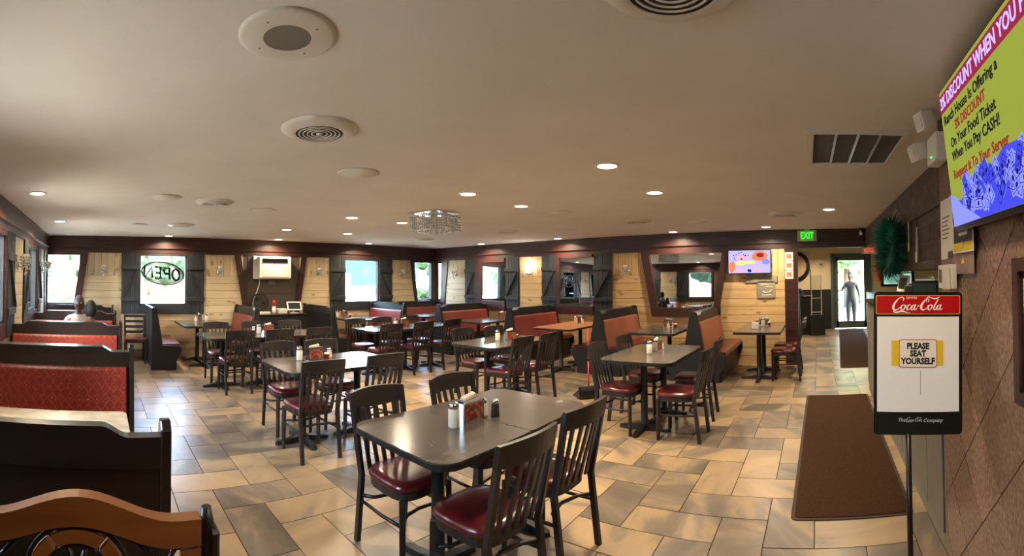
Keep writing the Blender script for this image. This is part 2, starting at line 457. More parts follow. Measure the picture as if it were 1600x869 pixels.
D1, D2, XL, YF, H = 9.23, 8.34, -1.10, -.91, 2.445   # back wall y, right wall x, left wall x, front wall y, ceiling
WALLS = {'back': ((0, D1), 0), 'right': ((D2, 0), -PI / 2), 'left': ((XL, 0), PI / 2), 'front': ((0, YF), PI)}
def wpos(wall, u, z=0, off=0.):
    """point on a wall: u is world X (back, front) or world Y (left, right), off is distance into the room"""
    if wall == 'back': return (u, D1 - off, z)
    if wall == 'right': return (D2 - off, u, z)
    if wall == 'left': return (XL + off, u, z)
    return (u, YF + off, z)
def wrot(wall): return WALLS[wall][1]
def usign(wall): return {'back': 1, 'right': -1, 'left': 1, 'front': -1}[wall]

# ---------------------------------------------------------------- floor
G = .302; GX0, GY0 = 2.67, .345
fl = MB().box(XL - .1, 14.0, -4.2, D1 + .1, -.12, -.006).obj('floor', 'grout'); tag(fl, kind='structure')
tiles = []
for i in range(-14, 40):
    for j in range(-8, 32):
        k = (i + j) % 4
        x, y = GX0 + i * G, GY0 + j * G
        if k == 3: r = (x, x + 2 * G, y, y + G)
        elif k == 1: r = (x, x + G, y, y + 2 * G)
        else: continue
        x0, x1, y0, y1 = max(r[0], XL), min(r[1], 13.8), max(r[2], -1.6 if x > 2.4 else -.7), min(r[3], D1 if x < 8.3 else 1.6)
        if x1 - x0 < .03 or y1 - y0 < .03: continue
        cx, cy = (x0 + x1) / 2, (y0 + y1) / 2
        az = math.atan2(cx, cy) - TH; d = math.hypot(cx, cy)
        vis = abs(az) < 1.17 and d > 1.9 and not (cx < .2 and cy < 8) and not (x > 8.3 and cy > .75)
        tiles.append((d if vis else 99 + d, x0, x1, y0, y1, k))
tiles.sort()
tm = {}
gap = .0035
rest = MB()
for n, (d, x0, x1, y0, y1, k) in enumerate(tiles):
    if n < 298 and d < 99:
        key = (round(x1 - x0, 3), round(y1 - y0, 3))
        if key not in tm:
            a, b = key[0] / 2 - gap, key[1] / 2 - gap
            m_ = MB(); m_.box(-a, a, -b, b, -.012, 0)
            tm[key] = m_.mesh('floor_tile', 'tile')
        place('floor_tile', tm[key], fl, ((x0 + x1) / 2, (y0 + y1) / 2, random.uniform(-.0006, .0006)))
    else:
        rest.box(x0 + gap, x1 - gap, y0 + gap, y1 - gap, -.012, 0)
tag(rest.obj('distant_floor_tiles', 'tile', fl), kind='stuff')

# ---------------------------------------------------------------- ceiling, walls
ce = MB().box(XL - .15, 14.0, -4.2, D1 + .15, H, H + .12).obj('ceiling', 'ceiling'); tag(ce, kind='structure')

def wall_with_holes(name, wall, u0, u1, holes, mname, z0=0, z1=H, th=.14):
    """holes: (ua, ub, za, zb)"""
    m_ = MB(); hs = sorted(holes)
    cur = u0
    def bx(a, b, c, d):
        if b - a < .001 or d - c < .001: return
        if wall == 'back': m_.box(a, b, D1, D1 + th, c, d)
        elif wall == 'right': m_.box(D2, D2 + th, a, b, c, d)
        elif wall == 'left': m_.box(XL - th, XL, a, b, c, d)
        else: m_.box(a, b, YF - th, YF, c, d)
    for a, b, c, d in hs:
        bx(cur, a, z0, z1); bx(a, b, z0, c); bx(a, b, d, z1); cur = b
    bx(cur, u1, z0, z1)
    return tag(m_.obj(name, mname), kind='structure')

ZB, ZT = 1.06, 2.08
wb = wall_with_holes('wall_back', 'back', XL - .14, D2 + .14, [(-1.10, -.39, ZB, ZT), (.79, 1.77, ZB, ZT), (5.47, 6.46, ZB, ZT), (7.54, 8.22, ZB, ZT)], 'backing')
wr = wall_with_holes('wall_right', 'right', .36, D1 + .14, [], 'backing')
wl = wall_with_holes('wall_left', 'left', -1.6, D1 + .14, [(1.4, 2.4, ZB, ZT), (4.15, 5.12, ZB, ZT), (6.74, 7.72, ZB, ZT), (8.72, 9.23, ZB, ZT)], 'backing')

# planks on the walls, each a part of its wall
plank_cache = {}
def plank(parent, wall, ua, ub, z0, z1, m='pine', vertical=False, off=0.0, th=.018):
    ln, wd = (ub - ua, z1 - z0) if not vertical else (z1 - z0, ub - ua)
    key = (round(ln, 3), round(wd, 3), m, th)
    if key not in plank_cache:
        q = MB(); q.box(-ln / 2 + .001, ln / 2 - .001, -th, 0, -wd / 2 + .003, wd / 2 - .003)
        plank_cache[key] = q.mesh('plank', m)
    uc, zc = (ua + ub) / 2, (z0 + z1) / 2
    p = wpos(wall, uc, zc, off)
    rz = wrot(wall)
    o = place('plank', plank_cache[key], parent, p, (0, PI / 2 if vertical else 0, rz))
    return o
def pine_panel(parent, wall, ua, ub, m='pine', zsplit=1.66, off=0., z0=.9):
    n = max(3, round((ub - ua) / .135)); wv = (ub - ua) / n
    for k in range(n): plank(parent, wall, ua + k * wv, ua + (k + 1) * wv, zsplit, 2.115, m, True, off)
    zz = [z0 + i * (zsplit - z0) / 5 for i in range(6)]
    for a, b in zip(zz, zz[1:]): plank(parent, wall, ua, ub, a, b, m, False, off)
def lower_planks(parent, wall, segs, m='pine', z1=.9):
    for ua, ub in segs:
        for k in range(6): plank(parent, wall, ua, ub, k * z1 / 6, (k + 1) * z1 / 6, m)
for a, b in ((-.40, .43), (2.13, 2.79 + .19), (4.30, 5.07), (6.84, 7.60)): pine_panel(wb, 'back', a, b, 'pine_white')
lower_planks(wb, 'back', ((-1.1, .6), (.6, 2.9), (2.9, 5.2), (5.2, 7.0), (7.0, 8.34)), 'pine_white')
for a, b, mm in ((8.07, 8.80, 'pine_white'), (5.71, 6.35, 'pine'), (3.14, 4.0, 'pine'), (.58, 1.79, 'pine')): pine_panel(wr, 'right', a, b, mm)
lower_planks(wr, 'right', ((.58, 2.3), (2.3, 4.3), (4.3, 6.2), (6.2, 7.9), (7.9, 9.23)), 'pine')
for a, b in ((5.60, 6.32), (8.1, 8.72)): pine_panel(wl, 'left', a, b, 'pine_white')
lower_planks(wl, 'left', ((.5, 3), (3, 5.4), (5.4, 7.6), (7.6, 9.23)), 'pine_white')

# header beams and mouldings
def beamrun(wall, a, b, mname, n0):
    m1 = MB(); m2 = MB(); m3 = MB()
    def bx(q, a, b, o0, o1, z0, z1):
        if wall == 'back': q.box(a, b, D1 - o1, D1 - o0, z0, z1)
        elif wall == 'right': q.box(D2 - o1, D2 - o0, a, b, z0, z1)
        elif wall == 'left': q.box(XL + o0, XL + o1, a, b, z0, z1)
        else: q.box(a, b, YF + o0, YF + o1, z0, z1)
    bx(m1, a, b, 0, .05, 2.235, H)
    tag(m1.obj('trim_%d' % n0, mname), kind='structure')
    bx(m2, a, b, 0, .075, 2.205, 2.235); bx(m2, a, b, 0, .035, 2.11, 2.205)
    tag(m2.obj('trim_%d' % (n0 + 1), mname), kind='structure')
    bx(m3, a, b, 0, .065, 2.42, H)
    tag(m3.obj('trim_%d' % (n0 + 2), mname), kind='structure')
beamrun('back', XL, D2, 'beam', 1)
beamrun('right', YF, D1, 'beam', 4)
beamrun('left', -1.5, D1, 'beam', 7)
# header over the hallway opening is the continuation of the right wall
hd = MB().box(D2, D2 + .14, YF - .1, .36, 2.11, H).obj('wall_header', 'beam_front'); tag(hd, kind='structure')
# post at the opening
po = MB().box(D2 - .06, D2 + .16, .345, .585, 0, 2.11).obj('trim_10', 'mahogany'); tag(po, kind='structure')

# ---------------------------------------------------------------- windows
def quad_frame(o, i): return o, i
def window(n, wall, ua, ub, frame='mahogany', left_slant=0., right_slant=0., sill=True, fw=.05, fl_on=True, fr_on=True, low=.88):
    """window in a wall opening ua..ub (world u). children: frame bars, pane"""
    uc = (ua + ub) / 2; wdt = ub - ua
    o = bpy.data.objects.new('window_%d' % n, None); C.objects.link(o); o.location = wpos(wall, uc, ZB); o.rotation_euler = (0, 0, wrot(wall))
    tag(o, kind='structure')
    h = ZT - ZB
    MB().box(-wdt / 2, wdt / 2, .06, .068, 0, h).obj('pane', 'glass', o)
    if fl_on: MB().box(-wdt / 2, -wdt / 2 + .03, 0, .10, 0, h).obj('frame_side', 'shutter', o)
    if fr_on: MB().box(wdt / 2 - .03, wdt / 2, 0, .10, 0, h).obj('frame_side', 'shutter', o)
    MB().box(-wdt / 2, wdt / 2, 0, .10, 0, .03).obj('frame_bottom', 'shutter', o)
    MB().box(-wdt / 2, wdt / 2, -.03, .10, h - .02, h + .035).obj('frame_top', frame, o)
    if sill: MB().box(-wdt / 2 - .0, wdt / 2 + .0, -.035, 0, low - ZB, .0).obj('apron', frame, o)
    return o
w1 = window(1, 'back', -1.10, -.39, sill=False)
# slanted mahogany casing on the corner window, right side
MB().prism([(.355 - .0, 1.05), (.50, 1.05), (.33, -.17), (.19, -.17)], -.04, 0).obj('slanted_casing', 'mahogany', w1)
MB().box(-.355, .30, -.035, 0, -.17, 0).obj('apron', 'mahogany', w1)
w2 = window(2, 'back', .79, 1.77, frame='shutter')
w3 = window(3, 'back', 5.47, 6.46, frame='shutter')
w4 = window(4, 'back', 7.54, 8.22, frame='shutter', sill=False)
MB().prism([(-.44, 1.05), (-.34, 1.05), (-.17, -.17), (-.27, -.17)], -.04, 0).obj('slanted_casing', 'shutter', w4)
MB().box(-.2, .46, -.035, 0, -.17, 0).obj('apron', 'shutter', w4)
w5 = window(5, 'left', 4.15, 5.12)
w6 = window(6, 'left', 6.74, 7.72)
w7 = window(7, 'left', 8.72, 9.23, sill=False)
w8 = window(8, 'left', 1.4, 2.4)
MB().prism([(-.36, 1.05), (-.25, 1.05), (-.10, -.17), (-.21, -.17)], -.04, 0).obj('slanted_casing', 'mahogany', w7)
for wi, wd in ((w5, .97), (w6, .98), (w8, 1.0)):
    MB().box(-wd / 2 - .05, -wd / 2, -.03, 0, -.02, 1.05).obj('side_casing', 'mahogany', wi)
    MB().box(wd / 2, wd / 2 + .05, -.03, 0, -.02, 1.05).obj('side_casing', 'mahogany', wi)

# ---------------------------------------------------------------- shutters
def shutter(wall, ua, ub, label, flip=False, z0=.88, off=.0195):
    uc = (ua + ub) / 2; wd = ub - ua; h = 2.125 - z0
    t = thing('shutter', label, 'shutter', wpos(wall, uc, z0, off), wrot(wall), 'dark board shutters')
    n = 4; bw = wd / n
    for k in range(n):
        MB().box(-wd / 2 + k * bw + .002, -wd / 2 + (k + 1) * bw - .002, -.022, 0, 0, h).bevel(.003).obj('board', 'shutter', t)
    for zz in (.26, h - .34): MB().box(-wd / 2 - .012, wd / 2 + .012, -.042, -.022, zz, zz + .085).bevel(.004).obj('batten', 'shutter', t)
    s = -1 if flip else 1
    a, b = (-wd / 2 + .04) * s, (wd / 2 - .04) * s
    MB().bar((a, -.032, .345), (b, -.032, h - .34), .05, .02).obj('brace', 'shutter', t)
    return t
shutter('back', .43, .79, 'dark board shutter left of the OPEN sign window')
shutter('back', 1.77, 2.13, 'dark board shutter right of the OPEN sign window', True)
shutter('back', 5.07, 5.47, 'dark board shutter left of the bright window beside the air conditioner')
shutter('back', 6.46, 6.84, 'dark board shutter right of the bright window beside the air conditioner', True)
shutter('right', 7.72, 8.07, 'slate shutter left of the mirror nearest the room corner')
shutter('right', 6.37, 6.75, 'slate shutter right of the mirror nearest the room corner')
shutter('right', 5.34, 5.71, 'slate shutter between the lit sconce and the middle mirror')
shutter('right', 4.0, 4.42, 'slate shutter right of the middle mirror')
shutter('left', 5.17, 5.60, 'weathered shutter at the left photo edge, nearest on the left wall', True, off=.0215)
shutter('left', 6.32, 6.69, 'weathered shutter on the left wall, just past the near crystal sconce', off=.0215)
shutter('left', 7.77, 8.10, 'weathered shutter on the left wall nearest the corner window', True, off=.0215)

# ---------------------------------------------------------------- mirrors
def mirror(label, ua, ub, za, zb, slant=0., fl_=.15, fr_=.15, ft=.05, f=.17, tilt=-.74, name='wall_mirror', mats='mahogany'):
    """framed mirror on the right wall; outline from top width ua..ub, bottom narrower by slant each side"""
    uc = (ua + ub) / 2; wd = (ub - ua) / 2
    t = thing(name, label, 'mirror', wpos('right', uc, za, .0195), wrot('right'), 'framed mirrors on the pine wall')
    h = zb - za; s = slant
    out = [(-wd, h), (wd, h), (wd - s, 0), (-wd + s, 0)]
    inn = [(-wd + fl_, h - ft), (wd - fr_, h - ft), (wd - fr_ - s * .82, f), (-wd + fl_ + s * .82, f)]
    (a, b, c, d), (e, g, i, j) = out, inn
    MB().prism([a, e, j, d], -.05, 0).obj('frame_side', mats, t)
    if fr_ > .02: MB().prism([g, b, c, i], -.05, 0).obj('frame_side', mats, t)
    MB().prism([j, i, c, d], -.055, 0).obj('frame_bottom', mats, t)
    MB().prism([a, b, g, e], -.055, 0).obj('frame_top', mats, t)
    gl = MB(); hm = (e[1] + i[1]) / 2
    gl.prism([(e[0] - .01, e[1] + .01 - hm), (g[0] + .01, g[1] + .01 - hm), (i[0] + .01, i[1] - .01 - hm), (j[0] - .01, j[1] - .01 - hm)], -.003, 0)
    gl.obj('mirror_glass', 'mirror', t, (0, -.018, hm), (math.radians(tilt), 0, 0))
    return t
mirror('dark framed mirror nearest the room corner, between two slate shutters', 6.76, 7.71, .86, 2.11, 0, .22, .0, .09, .24)
mirror('dark framed mirror in the middle of the pine wall, reflecting the OPEN sign', 4.43, 5.33, .86, 2.11, 0, .08, .0, .06, .18)
mirror('large trapezoid mirror with red brown wooden frame', 1.61, 3.36, .86, 2.11, .22, .17, .13)
# half trapezoid mirror meeting the room corner
t = thing('wall_mirror', 'narrow half trapezoid mirror that meets the room corner', 'mirror', wpos('right', 8.94, .86, .001), wrot('right'), 'framed mirrors on the pine wall')
MB().prism([(-.29, 1.22), (.0, 1.22), (-.07, .18), (-.29, .18)], -.016, -.012).obj('mirror_glass', 'mirror', t)
MB().prism([(.0, 1.25), (.24, 1.25), (.08, .0), (-.07, .0)], -.04, 0).obj('frame_side', 'mahogany', t)
MB().box(-.29, -.06, -.035, 0, 0, .18).obj('frame_bottom', 'shutter', t)

# ---------------------------------------------------------------- trapezoid recess with air conditioner
t = thing('wall_recess_panel', 'brown trapezoid wall panel with red brown casing behind the air conditioner', 'wall panel', wpos('back', 3.63, .88, .001), 0)
MB().prism([(-.80, 1.23), (.80, 1.23), (.64, 0), (-.62, 0)], -.010, 0).obj('panel', 'grey_panel', t)
MB().prism([(-.84, 1.23), (-.71, 1.23), (-.50, 0), (-.63, 0)], -.045, 0).obj('casing', 'mahogany', t)
MB().prism([(.71, 1.23), (.84, 1.23), (.66, 0), (.53, 0)], -.045, 0).obj('casing', 'mahogany', t)
MB().box(-.55, .46, -.022, -.010, .42, 1.22).bevel(.004).obj('backing_board', 'grey_panel', t)
t = thing('air_conditioner', 'white window air conditioner mounted high on the back wall', 'air conditioner', wpos('back', 3.615, 1.61, .03), 0)
MB().box(-.42, .42, -.06, 0, 0, .49).bevel(.006).obj('sleeve', 'white_plastic', t)
MB().box(-.34, .39, -.20, -.06, .015, .475).bevel(.015, 2).obj('body', 'white_plastic', t)
MB().box(-.27, .34, -.206, -.20, .05, .30).bevel(.004).obj('front_panel', 'offwhite', t)
lv = MB()
for k in range(6): lv.box(-.27, .30, -.212, -.20, .355 + k * .013, .362 + k * .013)
lv.obj('louvre', 'black_plastic', t); MB().box(-.27, .30, -.204, -.198, .345, .435).obj('outlet_slot', 'dark_slot', t)
MB().lathe([(.012, 0), (.012, .008)], 12).obj('knob', 'black_plastic', t, (.0, -.20, .325), (PI / 2, 0, 0))
t = tag(MB().tube([(3.34, D1 - .06, 1.62), (3.33, D1 - .07, 1.5), (3.28, D1 - .08, 1.36), (3.22, D1 - .08, 1.22), (3.19, D1 - .07, 1.1), (3.2, D1 - .06, .95)], .011, 6).obj('power_cord', 'cord'), 'white power cord hanging below the air conditioner', 'cord')
t = thing('wall_outlet', 'small brown outlet plate below the air conditioner', 'outlet', wpos('back', 3.62, 1.49, .04), 0)
MB().box(-.07, .07, -.008, 0, 0, .09).bevel(.003).obj('plate', 'grey_wain', t)
for s in (-1, 1): MB().box(s * .03 - .012, s * .03 + .012, -.011, -.008, .03, .06).obj('socket', 'dark_slot', t)

# ---------------------------------------------------------------- OPEN sign (neon tubing, seen from behind)
t = thing('open_sign', 'unlit oval neon OPEN sign seen reversed in the window', 'sign', wpos('back', 1.27, 1.71, .0), 0)
def ell(a, b, n=36, y=0, tilt=-.10): 
    r = []
    for k in range(n):
        x, z = a * math.cos(2 * PI * k / n), b * math.sin(2 * PI * k / n)
        r.append((x, y, z + tilt * x))
    return r
MB().tube(ell(.43, .225), .018, 6, closed=True).obj('outer_tube', 'black_plastic', t)
MB().tube(ell(.40, .195), .010, 6, closed=True).obj('inner_tube', 'black_plastic', t)
def letters(strokes, x, w, h):
    q = MB()
    for st in strokes:
        pts = [(x + px * w, -.005, (pz - .5) * h - .10 * (x + px * w)) for px, pz in st]
        q.tube(pts, .030, 6)
    q.obj('letter_tube', 'black_plastic', t)
oval = [(.5 + .5 * math.cos(a * PI / 6), .5 + .5 * math.sin(a * PI / 6)) for a in range(13)]
# mirrored: from left to right one reads N E P O, each flipped
letters([[(1, 0), (1, 1), (0, 0), (0, 1)]], -.37, .15, .23)
letters([[(0, 1), (1, 1), (1, 0), (0, 0)], [(1, .5), (.15, .5)]], -.165, .12, .23)
letters([[(1, 0), (1, 1), (.2, 1), (0, .75), (.2, .5), (1, .5)]], .02, .12, .23)
letters([oval], .195, .15, .23)
MB().tube([(-.3, 0, .2), (-.3, 0, .37)], .002, 4).obj('hanging_wire', 'steel', t); MB().tube([(.3, 0, .2), (.3, 0, .37)], .002, 4).obj('hanging_wire', 'steel', t)
t = tag(MB().tube([(.86 + k * .022, D1 + .055, 1.235 + (.016 if k % 2 else -.012)) for k in range(15)], .006, 5).obj('window_decal', 'script_white'), 'small white squiggly lettering stuck on the OPEN sign window', 'decal')

# ---------------------------------------------------------------- sconces
def make_sconce(label, lit=False):
    t = thing('wall_sconce', label, 'sconce', group='crystal wall sconces')
    MB().lathe([(.045, 0), (.045, .012), (.02, .02)], 14).obj('back_plate', 'chrome', t, (0, 0, 0), (PI / 2, 0, 0))
    MB().tube([(0, 0, 0), (0, -.05, -.02), (0, -.09, -.01), (0, -.09, .02)], .008, 6).obj('arm', 'chrome', t)
    q = MB()
    for r, z, n in ((.055, .09, 12), (.06, .06, 12), (.052, .03, 11), (.035, .005, 8)):
        for k in range(n):
            a = 2 * PI * k / n + z * 9
            q.sphere((r * math.cos(a), -.09 + r * math.sin(a), z), .0125, sub=1)
    q.obj('crystal_bowl', 'crystal', t)
    q = MB()
    for k in range(5):
        a = 2 * PI * k / 5; q.sphere((.04 * math.cos(a), -.09 + .04 * math.sin(a), -.03), .011, (1, 1, 1.8), 1)
    q.sphere((0, -.09, -.085), .018, (1, 1, 1.3), 1); q.tube([(0, -.09, -.02), (0, -.09, -.085)], .003, 5)
    q.obj('crystal_drops', 'crystal', t)
    MB().lathe([(.028, .0), (.04, .05), (.042, .10)], 12, (0, -.09, .02)).obj('glass_cup', 'sconce_glow' if lit else 'shaker_glass', t)
    if lit:
        l = bpy.data.lights.new('sconce_light', 'POINT'); l.energy = 5; l.shadow_soft_size = .04; l.color = (1, .95, .9)
        lo = bpy.data.objects.new('sconce_light', l); C.objects.link(lo); lo.parent = t; lo.location = (0, -.11, .17)
    return t
sc0 = make_sconce('crystal sconce left of the OPEN sign window, unlit')
sc0.location = wpos('back', .07, 1.74, .02)
for wl_, u, lb in (('back', 2.45, 'crystal sconce between the OPEN sign window and the air conditioner'), ('back', 4.76, 'crystal sconce on the pine panel right of the air conditioner'),
                   ('back', 7.14, 'crystal sconce on the narrow pine panel left of the corner window'), ('right', 8.4, 'crystal sconce on the narrow pine panel right of the room corner'),
                   ('right', 3.67, 'crystal sconce left of the large trapezoid mirror'), ('left', 5.85, 'near crystal sconce on the left wall between shutters'),
                   ('left', 8.45, 'far crystal sconce on the left wall by the corner window')):
    o = dup(sc0, wpos(wl_, u, 1.74, .02), wrot(wl_), lb)
    if wl_ == 'left': o.scale = (1.25, 1.25, 1.25)
o = make_sconce('the only lit crystal sconce, between the two shuttered mirrors', True); o.location = wpos('right', 6.06, 1.74, .02); o.rotation_euler = (0, 0, wrot('right'))

# ---------------------------------------------------------------- ceiling fixtures
def make_downlight(label, loc):
    t = thing('recessed_light', label, 'ceiling light', loc, group='recessed ceiling lights')
    MB().ring([(.095 * math.cos(a * PI / 12), .095 * math.sin(a * PI / 12)) for a in range(24)], [(.075 * math.cos(a * PI / 12), .075 * math.sin(a * PI / 12)) for a in range(24)], -.007, 0).obj('trim_ring', 'white_plastic', t, (0, 0, 0), (PI / 2, 0, 0))
    MB().lathe([(.076, -.004), (.076, -.001)], 24).obj('lens', 'lamp_lens', t)
    return t
dl = [(-.65, 4.59, 'lit recessed light nearest the left wall, front one of that pair'), (-.62, 6.88, 'lit recessed light along the left wall, farther one of that pair'),
      (1.33, 8.85, 'lit recessed light above the OPEN sign window'), (3.07, 7.1, 'lit recessed light above the long table by the air conditioner'),
      (3.64, 8.85, 'lit recessed light right above the air conditioner'), (3.26, 5.3, 'lit recessed light just left of the chandelier, nearer row'),
      (4.3, 7.14, 'lit recessed light left of the chandelier, farther row'), (5.84, 8.75, 'lit recessed light above the bright back window'),
      (4.16, 5.34, 'lit recessed light touching the left edge of the chandelier in the photo'), (3.27, 3.13, 'lit recessed light right of the chandelier, left one of a pair'),
      (4.22, 3.19, 'lit recessed light right of the chandelier, right one of a pair'), (7.95, 7.19, 'lit recessed light close to the mirror nearest the corner'),
      (3.09, 1.52, 'brightest and nearest recessed light, above the foreground table'), (4.26, 1.57, 'lit recessed light above the right dining table'),
      (7.98, 5.08, 'lit recessed light close to the middle mirror'), (7.95, 2.58, 'lit recessed light close to the trapezoid mirror'),
      (7.72, .85, 'lit recessed light above the small wall television'), (5.85, -.17, 'lit recessed light nearest the service wall, before the exit sign')]
for x, y, lb in dl:
    make_downlight(lb, (x, y, H))
    l = bpy.data.lights.new('recessed_light_lamp', 'AREA'); l.shape = 'DISK'; l.size = .15; l.energy = LAMP_W; l.color = LAMP_COL; l.spread = math.radians(150)
    lo = bpy.data.objects.new('recessed_light_lamp', l); C.objects.link(lo); lo.location = (x, y, H - .012)
# a few more lamps of the same grid behind the camera
for x, y, lb in ((1.1, -.05, 'recessed light just right of the camera, above the frame'), (-.65, 2.3, 'recessed light above the patterned booth, beyond the left edge')):
    make_downlight(lb, (x, y, H))
    l = bpy.data.lights.new('recessed_light_lamp', 'AREA'); l.shape = 'DISK'; l.size = .15; l.energy = LAMP_W * .5; l.color = LAMP_COL; l.spread = math.radians(150)
    lo = bpy.data.objects.new('recessed_light_lamp', l); C.objects.link(lo); lo.location = (x, y, H - .012)

for x, y, lb in ((10.4, .25, 'added recessed fill light in the hallway, beyond the header'), (12.6, .1, 'added recessed fill light nearest the entrance door'), (4.2, -2.6, 'added recessed fill light in the service room behind the counter'), (8.8, -2.8, 'added recessed fill light far back in the service room')):  # unseen lamps added to brighten the dark hallway and service room
    make_downlight(lb, (x, y, H))
    l = bpy.data.lights.new('recessed_light_lamp', 'AREA'); l.shape = 'DISK'; l.size = .15; l.energy = LAMP_W; l.color = LAMP_COL; l.spread = math.radians(150)
    lo = bpy.data.objects.new('recessed_light_lamp', l); C.objects.link(lo); lo.location = (x, y, H - .012)
def circ(r, n=28): return [(r * math.cos(2 * PI * k / n), r * math.sin(2 * PI * k / n)) for k in range(n)]
def make_vent(label, loc, r=.22):
    t = thing('round_air_vent', label, 'ceiling vent', loc, group='round ceiling vents')
    MB().lathe([(r * .62, -.030), (r * .72, -.034), (r * .86, -.022), (r, -.003), (r, 0)], 32, cap=False).obj('outer_flange', 'offwhite', t)
    for k, f in enumerate((.52, .41, .30, .19)):
        MB().lathe([(r * (f - .005), -.0285), (r * f, -.0315), (r * (f + .028), -.0320), (r * (f + .032), -.0285)], 28, cap=False).obj('cone_ring', 'offwhite', t)
    MB().lathe([(.001, -.0285), (r * .62, -.0285), (r * .62, -.002)], 28).obj('throat_shade_disc', 'dark_slot', t)  # flat near-black disc, stands in for the shade inside the throat
    MB().lathe([(.001, -.036), (r * .08, -.033), (r * .08, -.01)], 16).obj('hub', 'offwhite', t)
    return t
v0 = make_vent('large round vent with concentric rings, nearest at upper left', (1.19, 2.29, H))
for x, y, r, lb in ((1.24, 4.85, 1, 'round vent behind the large one, left row'), (1.25, 7.02, 1, 'round vent farthest in the left row'),
                    (6.2, 7.19, .9, 'round vent behind the chandelier near the corner'), (6.2, 4.99, .95, 'round vent right of the chandelier, in the right row'),
                    (6.2, 2.57, 1, 'round vent before the trapezoid mirror'), (6.18, .42, 1.05, 'round vent nearest the exit sign'), (1.232, .395, 1.0, 'round vent cut by the top photo edge')):
    o = dup(v0, (x, y, H), 0, lb); o.scale = (r, r, 1)
t = thing('ceiling_speaker', 'large white round ceiling speaker with grey mesh centre', 'speaker', (.63, 1.46, H))
MB().lathe([(.172, 0), (.172, -.006), (.160, -.012), (.085, -.012)], 40, cap=False).obj('cover_plate', 'offwhite', t)
MB().lathe([(.001, -.010), (.086, -.011)], 40).obj('mesh_grille', 'grille_grey', t)
for k in range(4): MB().sphere((.12 * math.cos(.6 + k * PI / 2), .12 * math.sin(.6 + k * PI / 2), -.012), .004, sub=1).obj('screw', 'grille_grey', t)
bp = None
for x, y, r, lb in ((1.95, 3.07, .17, 'blank white ceiling cover plate between large vent and chandelier'), (.67, 4.71, .17, 'blank white cover plate left of the second vent'),
                    (1.94, 5.22, .16, 'faint blank cover plate right of the second vent'), (.58, 7.16, .16, 'faint blank cover plate farthest left'),
                    (4.92, 3.09, .15, 'blank cover plate right of the pair of recessed lights'), (6.73, 1.79, .15, 'blank cover plate beyond the right dining table light')):
    if bp is None: bp = MB().lathe([(1, 0), (1, -.005), (.93, -.010), (.88, -.007), (.86, -.011), (.001, -.012)], 36).mesh('ceiling_cover_plate', 'ceiling')
    o = place('ceiling_cover_plate', bp, None, (x, y, H)); o.scale = (r, r, 1); tag(o, lb, 'cover plate', 'blank ceiling cover plates')
# return grille
t = thing('return_air_grille', 'rectangular return air grille with four dark panels', 'ceiling grille', (3.05, -.26, H), .02)
MB().ring([(-.39, -.31), (.39, -.31), (.39, .31), (-.39, .31)], [(-.35, -.27), (.35, -.27), (.35, .27), (-.35, .27)], -.022, 0).obj('frame', 'offwhite', t, (0, 0, 0), (PI / 2, 0, 0))
MB().box(-.35, .35, -.27, .27, -.006, -.004).obj('dark_filter', 'dark_slot', t)
for k in (-.135, 0, .135): MB().box(-.35, .35, k - .008, k + .008, -.020, -.004).obj('divider_bar', 'steel', t)
q = MB()
for k in range(44): q.box(-.345 + k * .016, -.341 + k * .016, -.27, .27, -.012, -.006)
q.obj('fins', 'grille_grey', t)
# chandelier
t = thing('chandelier', 'square crystal bead chandelier flush to the ceiling', 'chandelier', (3.86, 4.28, H), 0.1)
MB().box(-.24, .24, -.24, .24, -.02, 0).obj('mount_plate', 'chrome', t)
for z in (-.05, -.235):
    q = MB(); 
    for a, b in (((-.23, -.23), (.23, -.23)), ((.23, -.23), (.23, .23)), ((.23, .23), (-.23, .23)), ((-.23, .23), (-.23, -.23))): q.bar((a[0], a[1], z), (b[0], b[1], z), .012)
    q.obj('frame_hoop', 'chrome', t)
q = MB()
for s in range(4):
    for k in range(13):
        u = -.215 + k * .036
        for j in range(6):
            z = -.065 - j * .032
            p = ((u, -.23), (.23, u), (u, .23), (-.23, u))[s]
            q.sphere((p[0], p[1], z), .0125, (1, 1, 1.15), 1)
tag(q.obj('crystal_strands', 'crystal', t), kind='stuff')
q = MB()
for k in range(9):
    for j in range(9): q.sphere((-.19 + k * .0475, -.19 + j * .0475, -.235 - .012 * ((k + j) % 2)), .015, sub=1)
tag(q.obj('bottom_crystals', 'crystal', t), kind='stuff')
for x, y in ((-.1, -.1), (.1, .1), (.1, -.1), (-.1, .1)): MB().lathe([(.012, -.04), (.02, -.08), (.018, -.11), (.004, -.13)], 10, (x, y, 0)).obj('bulb', 'shaker_glass', t)

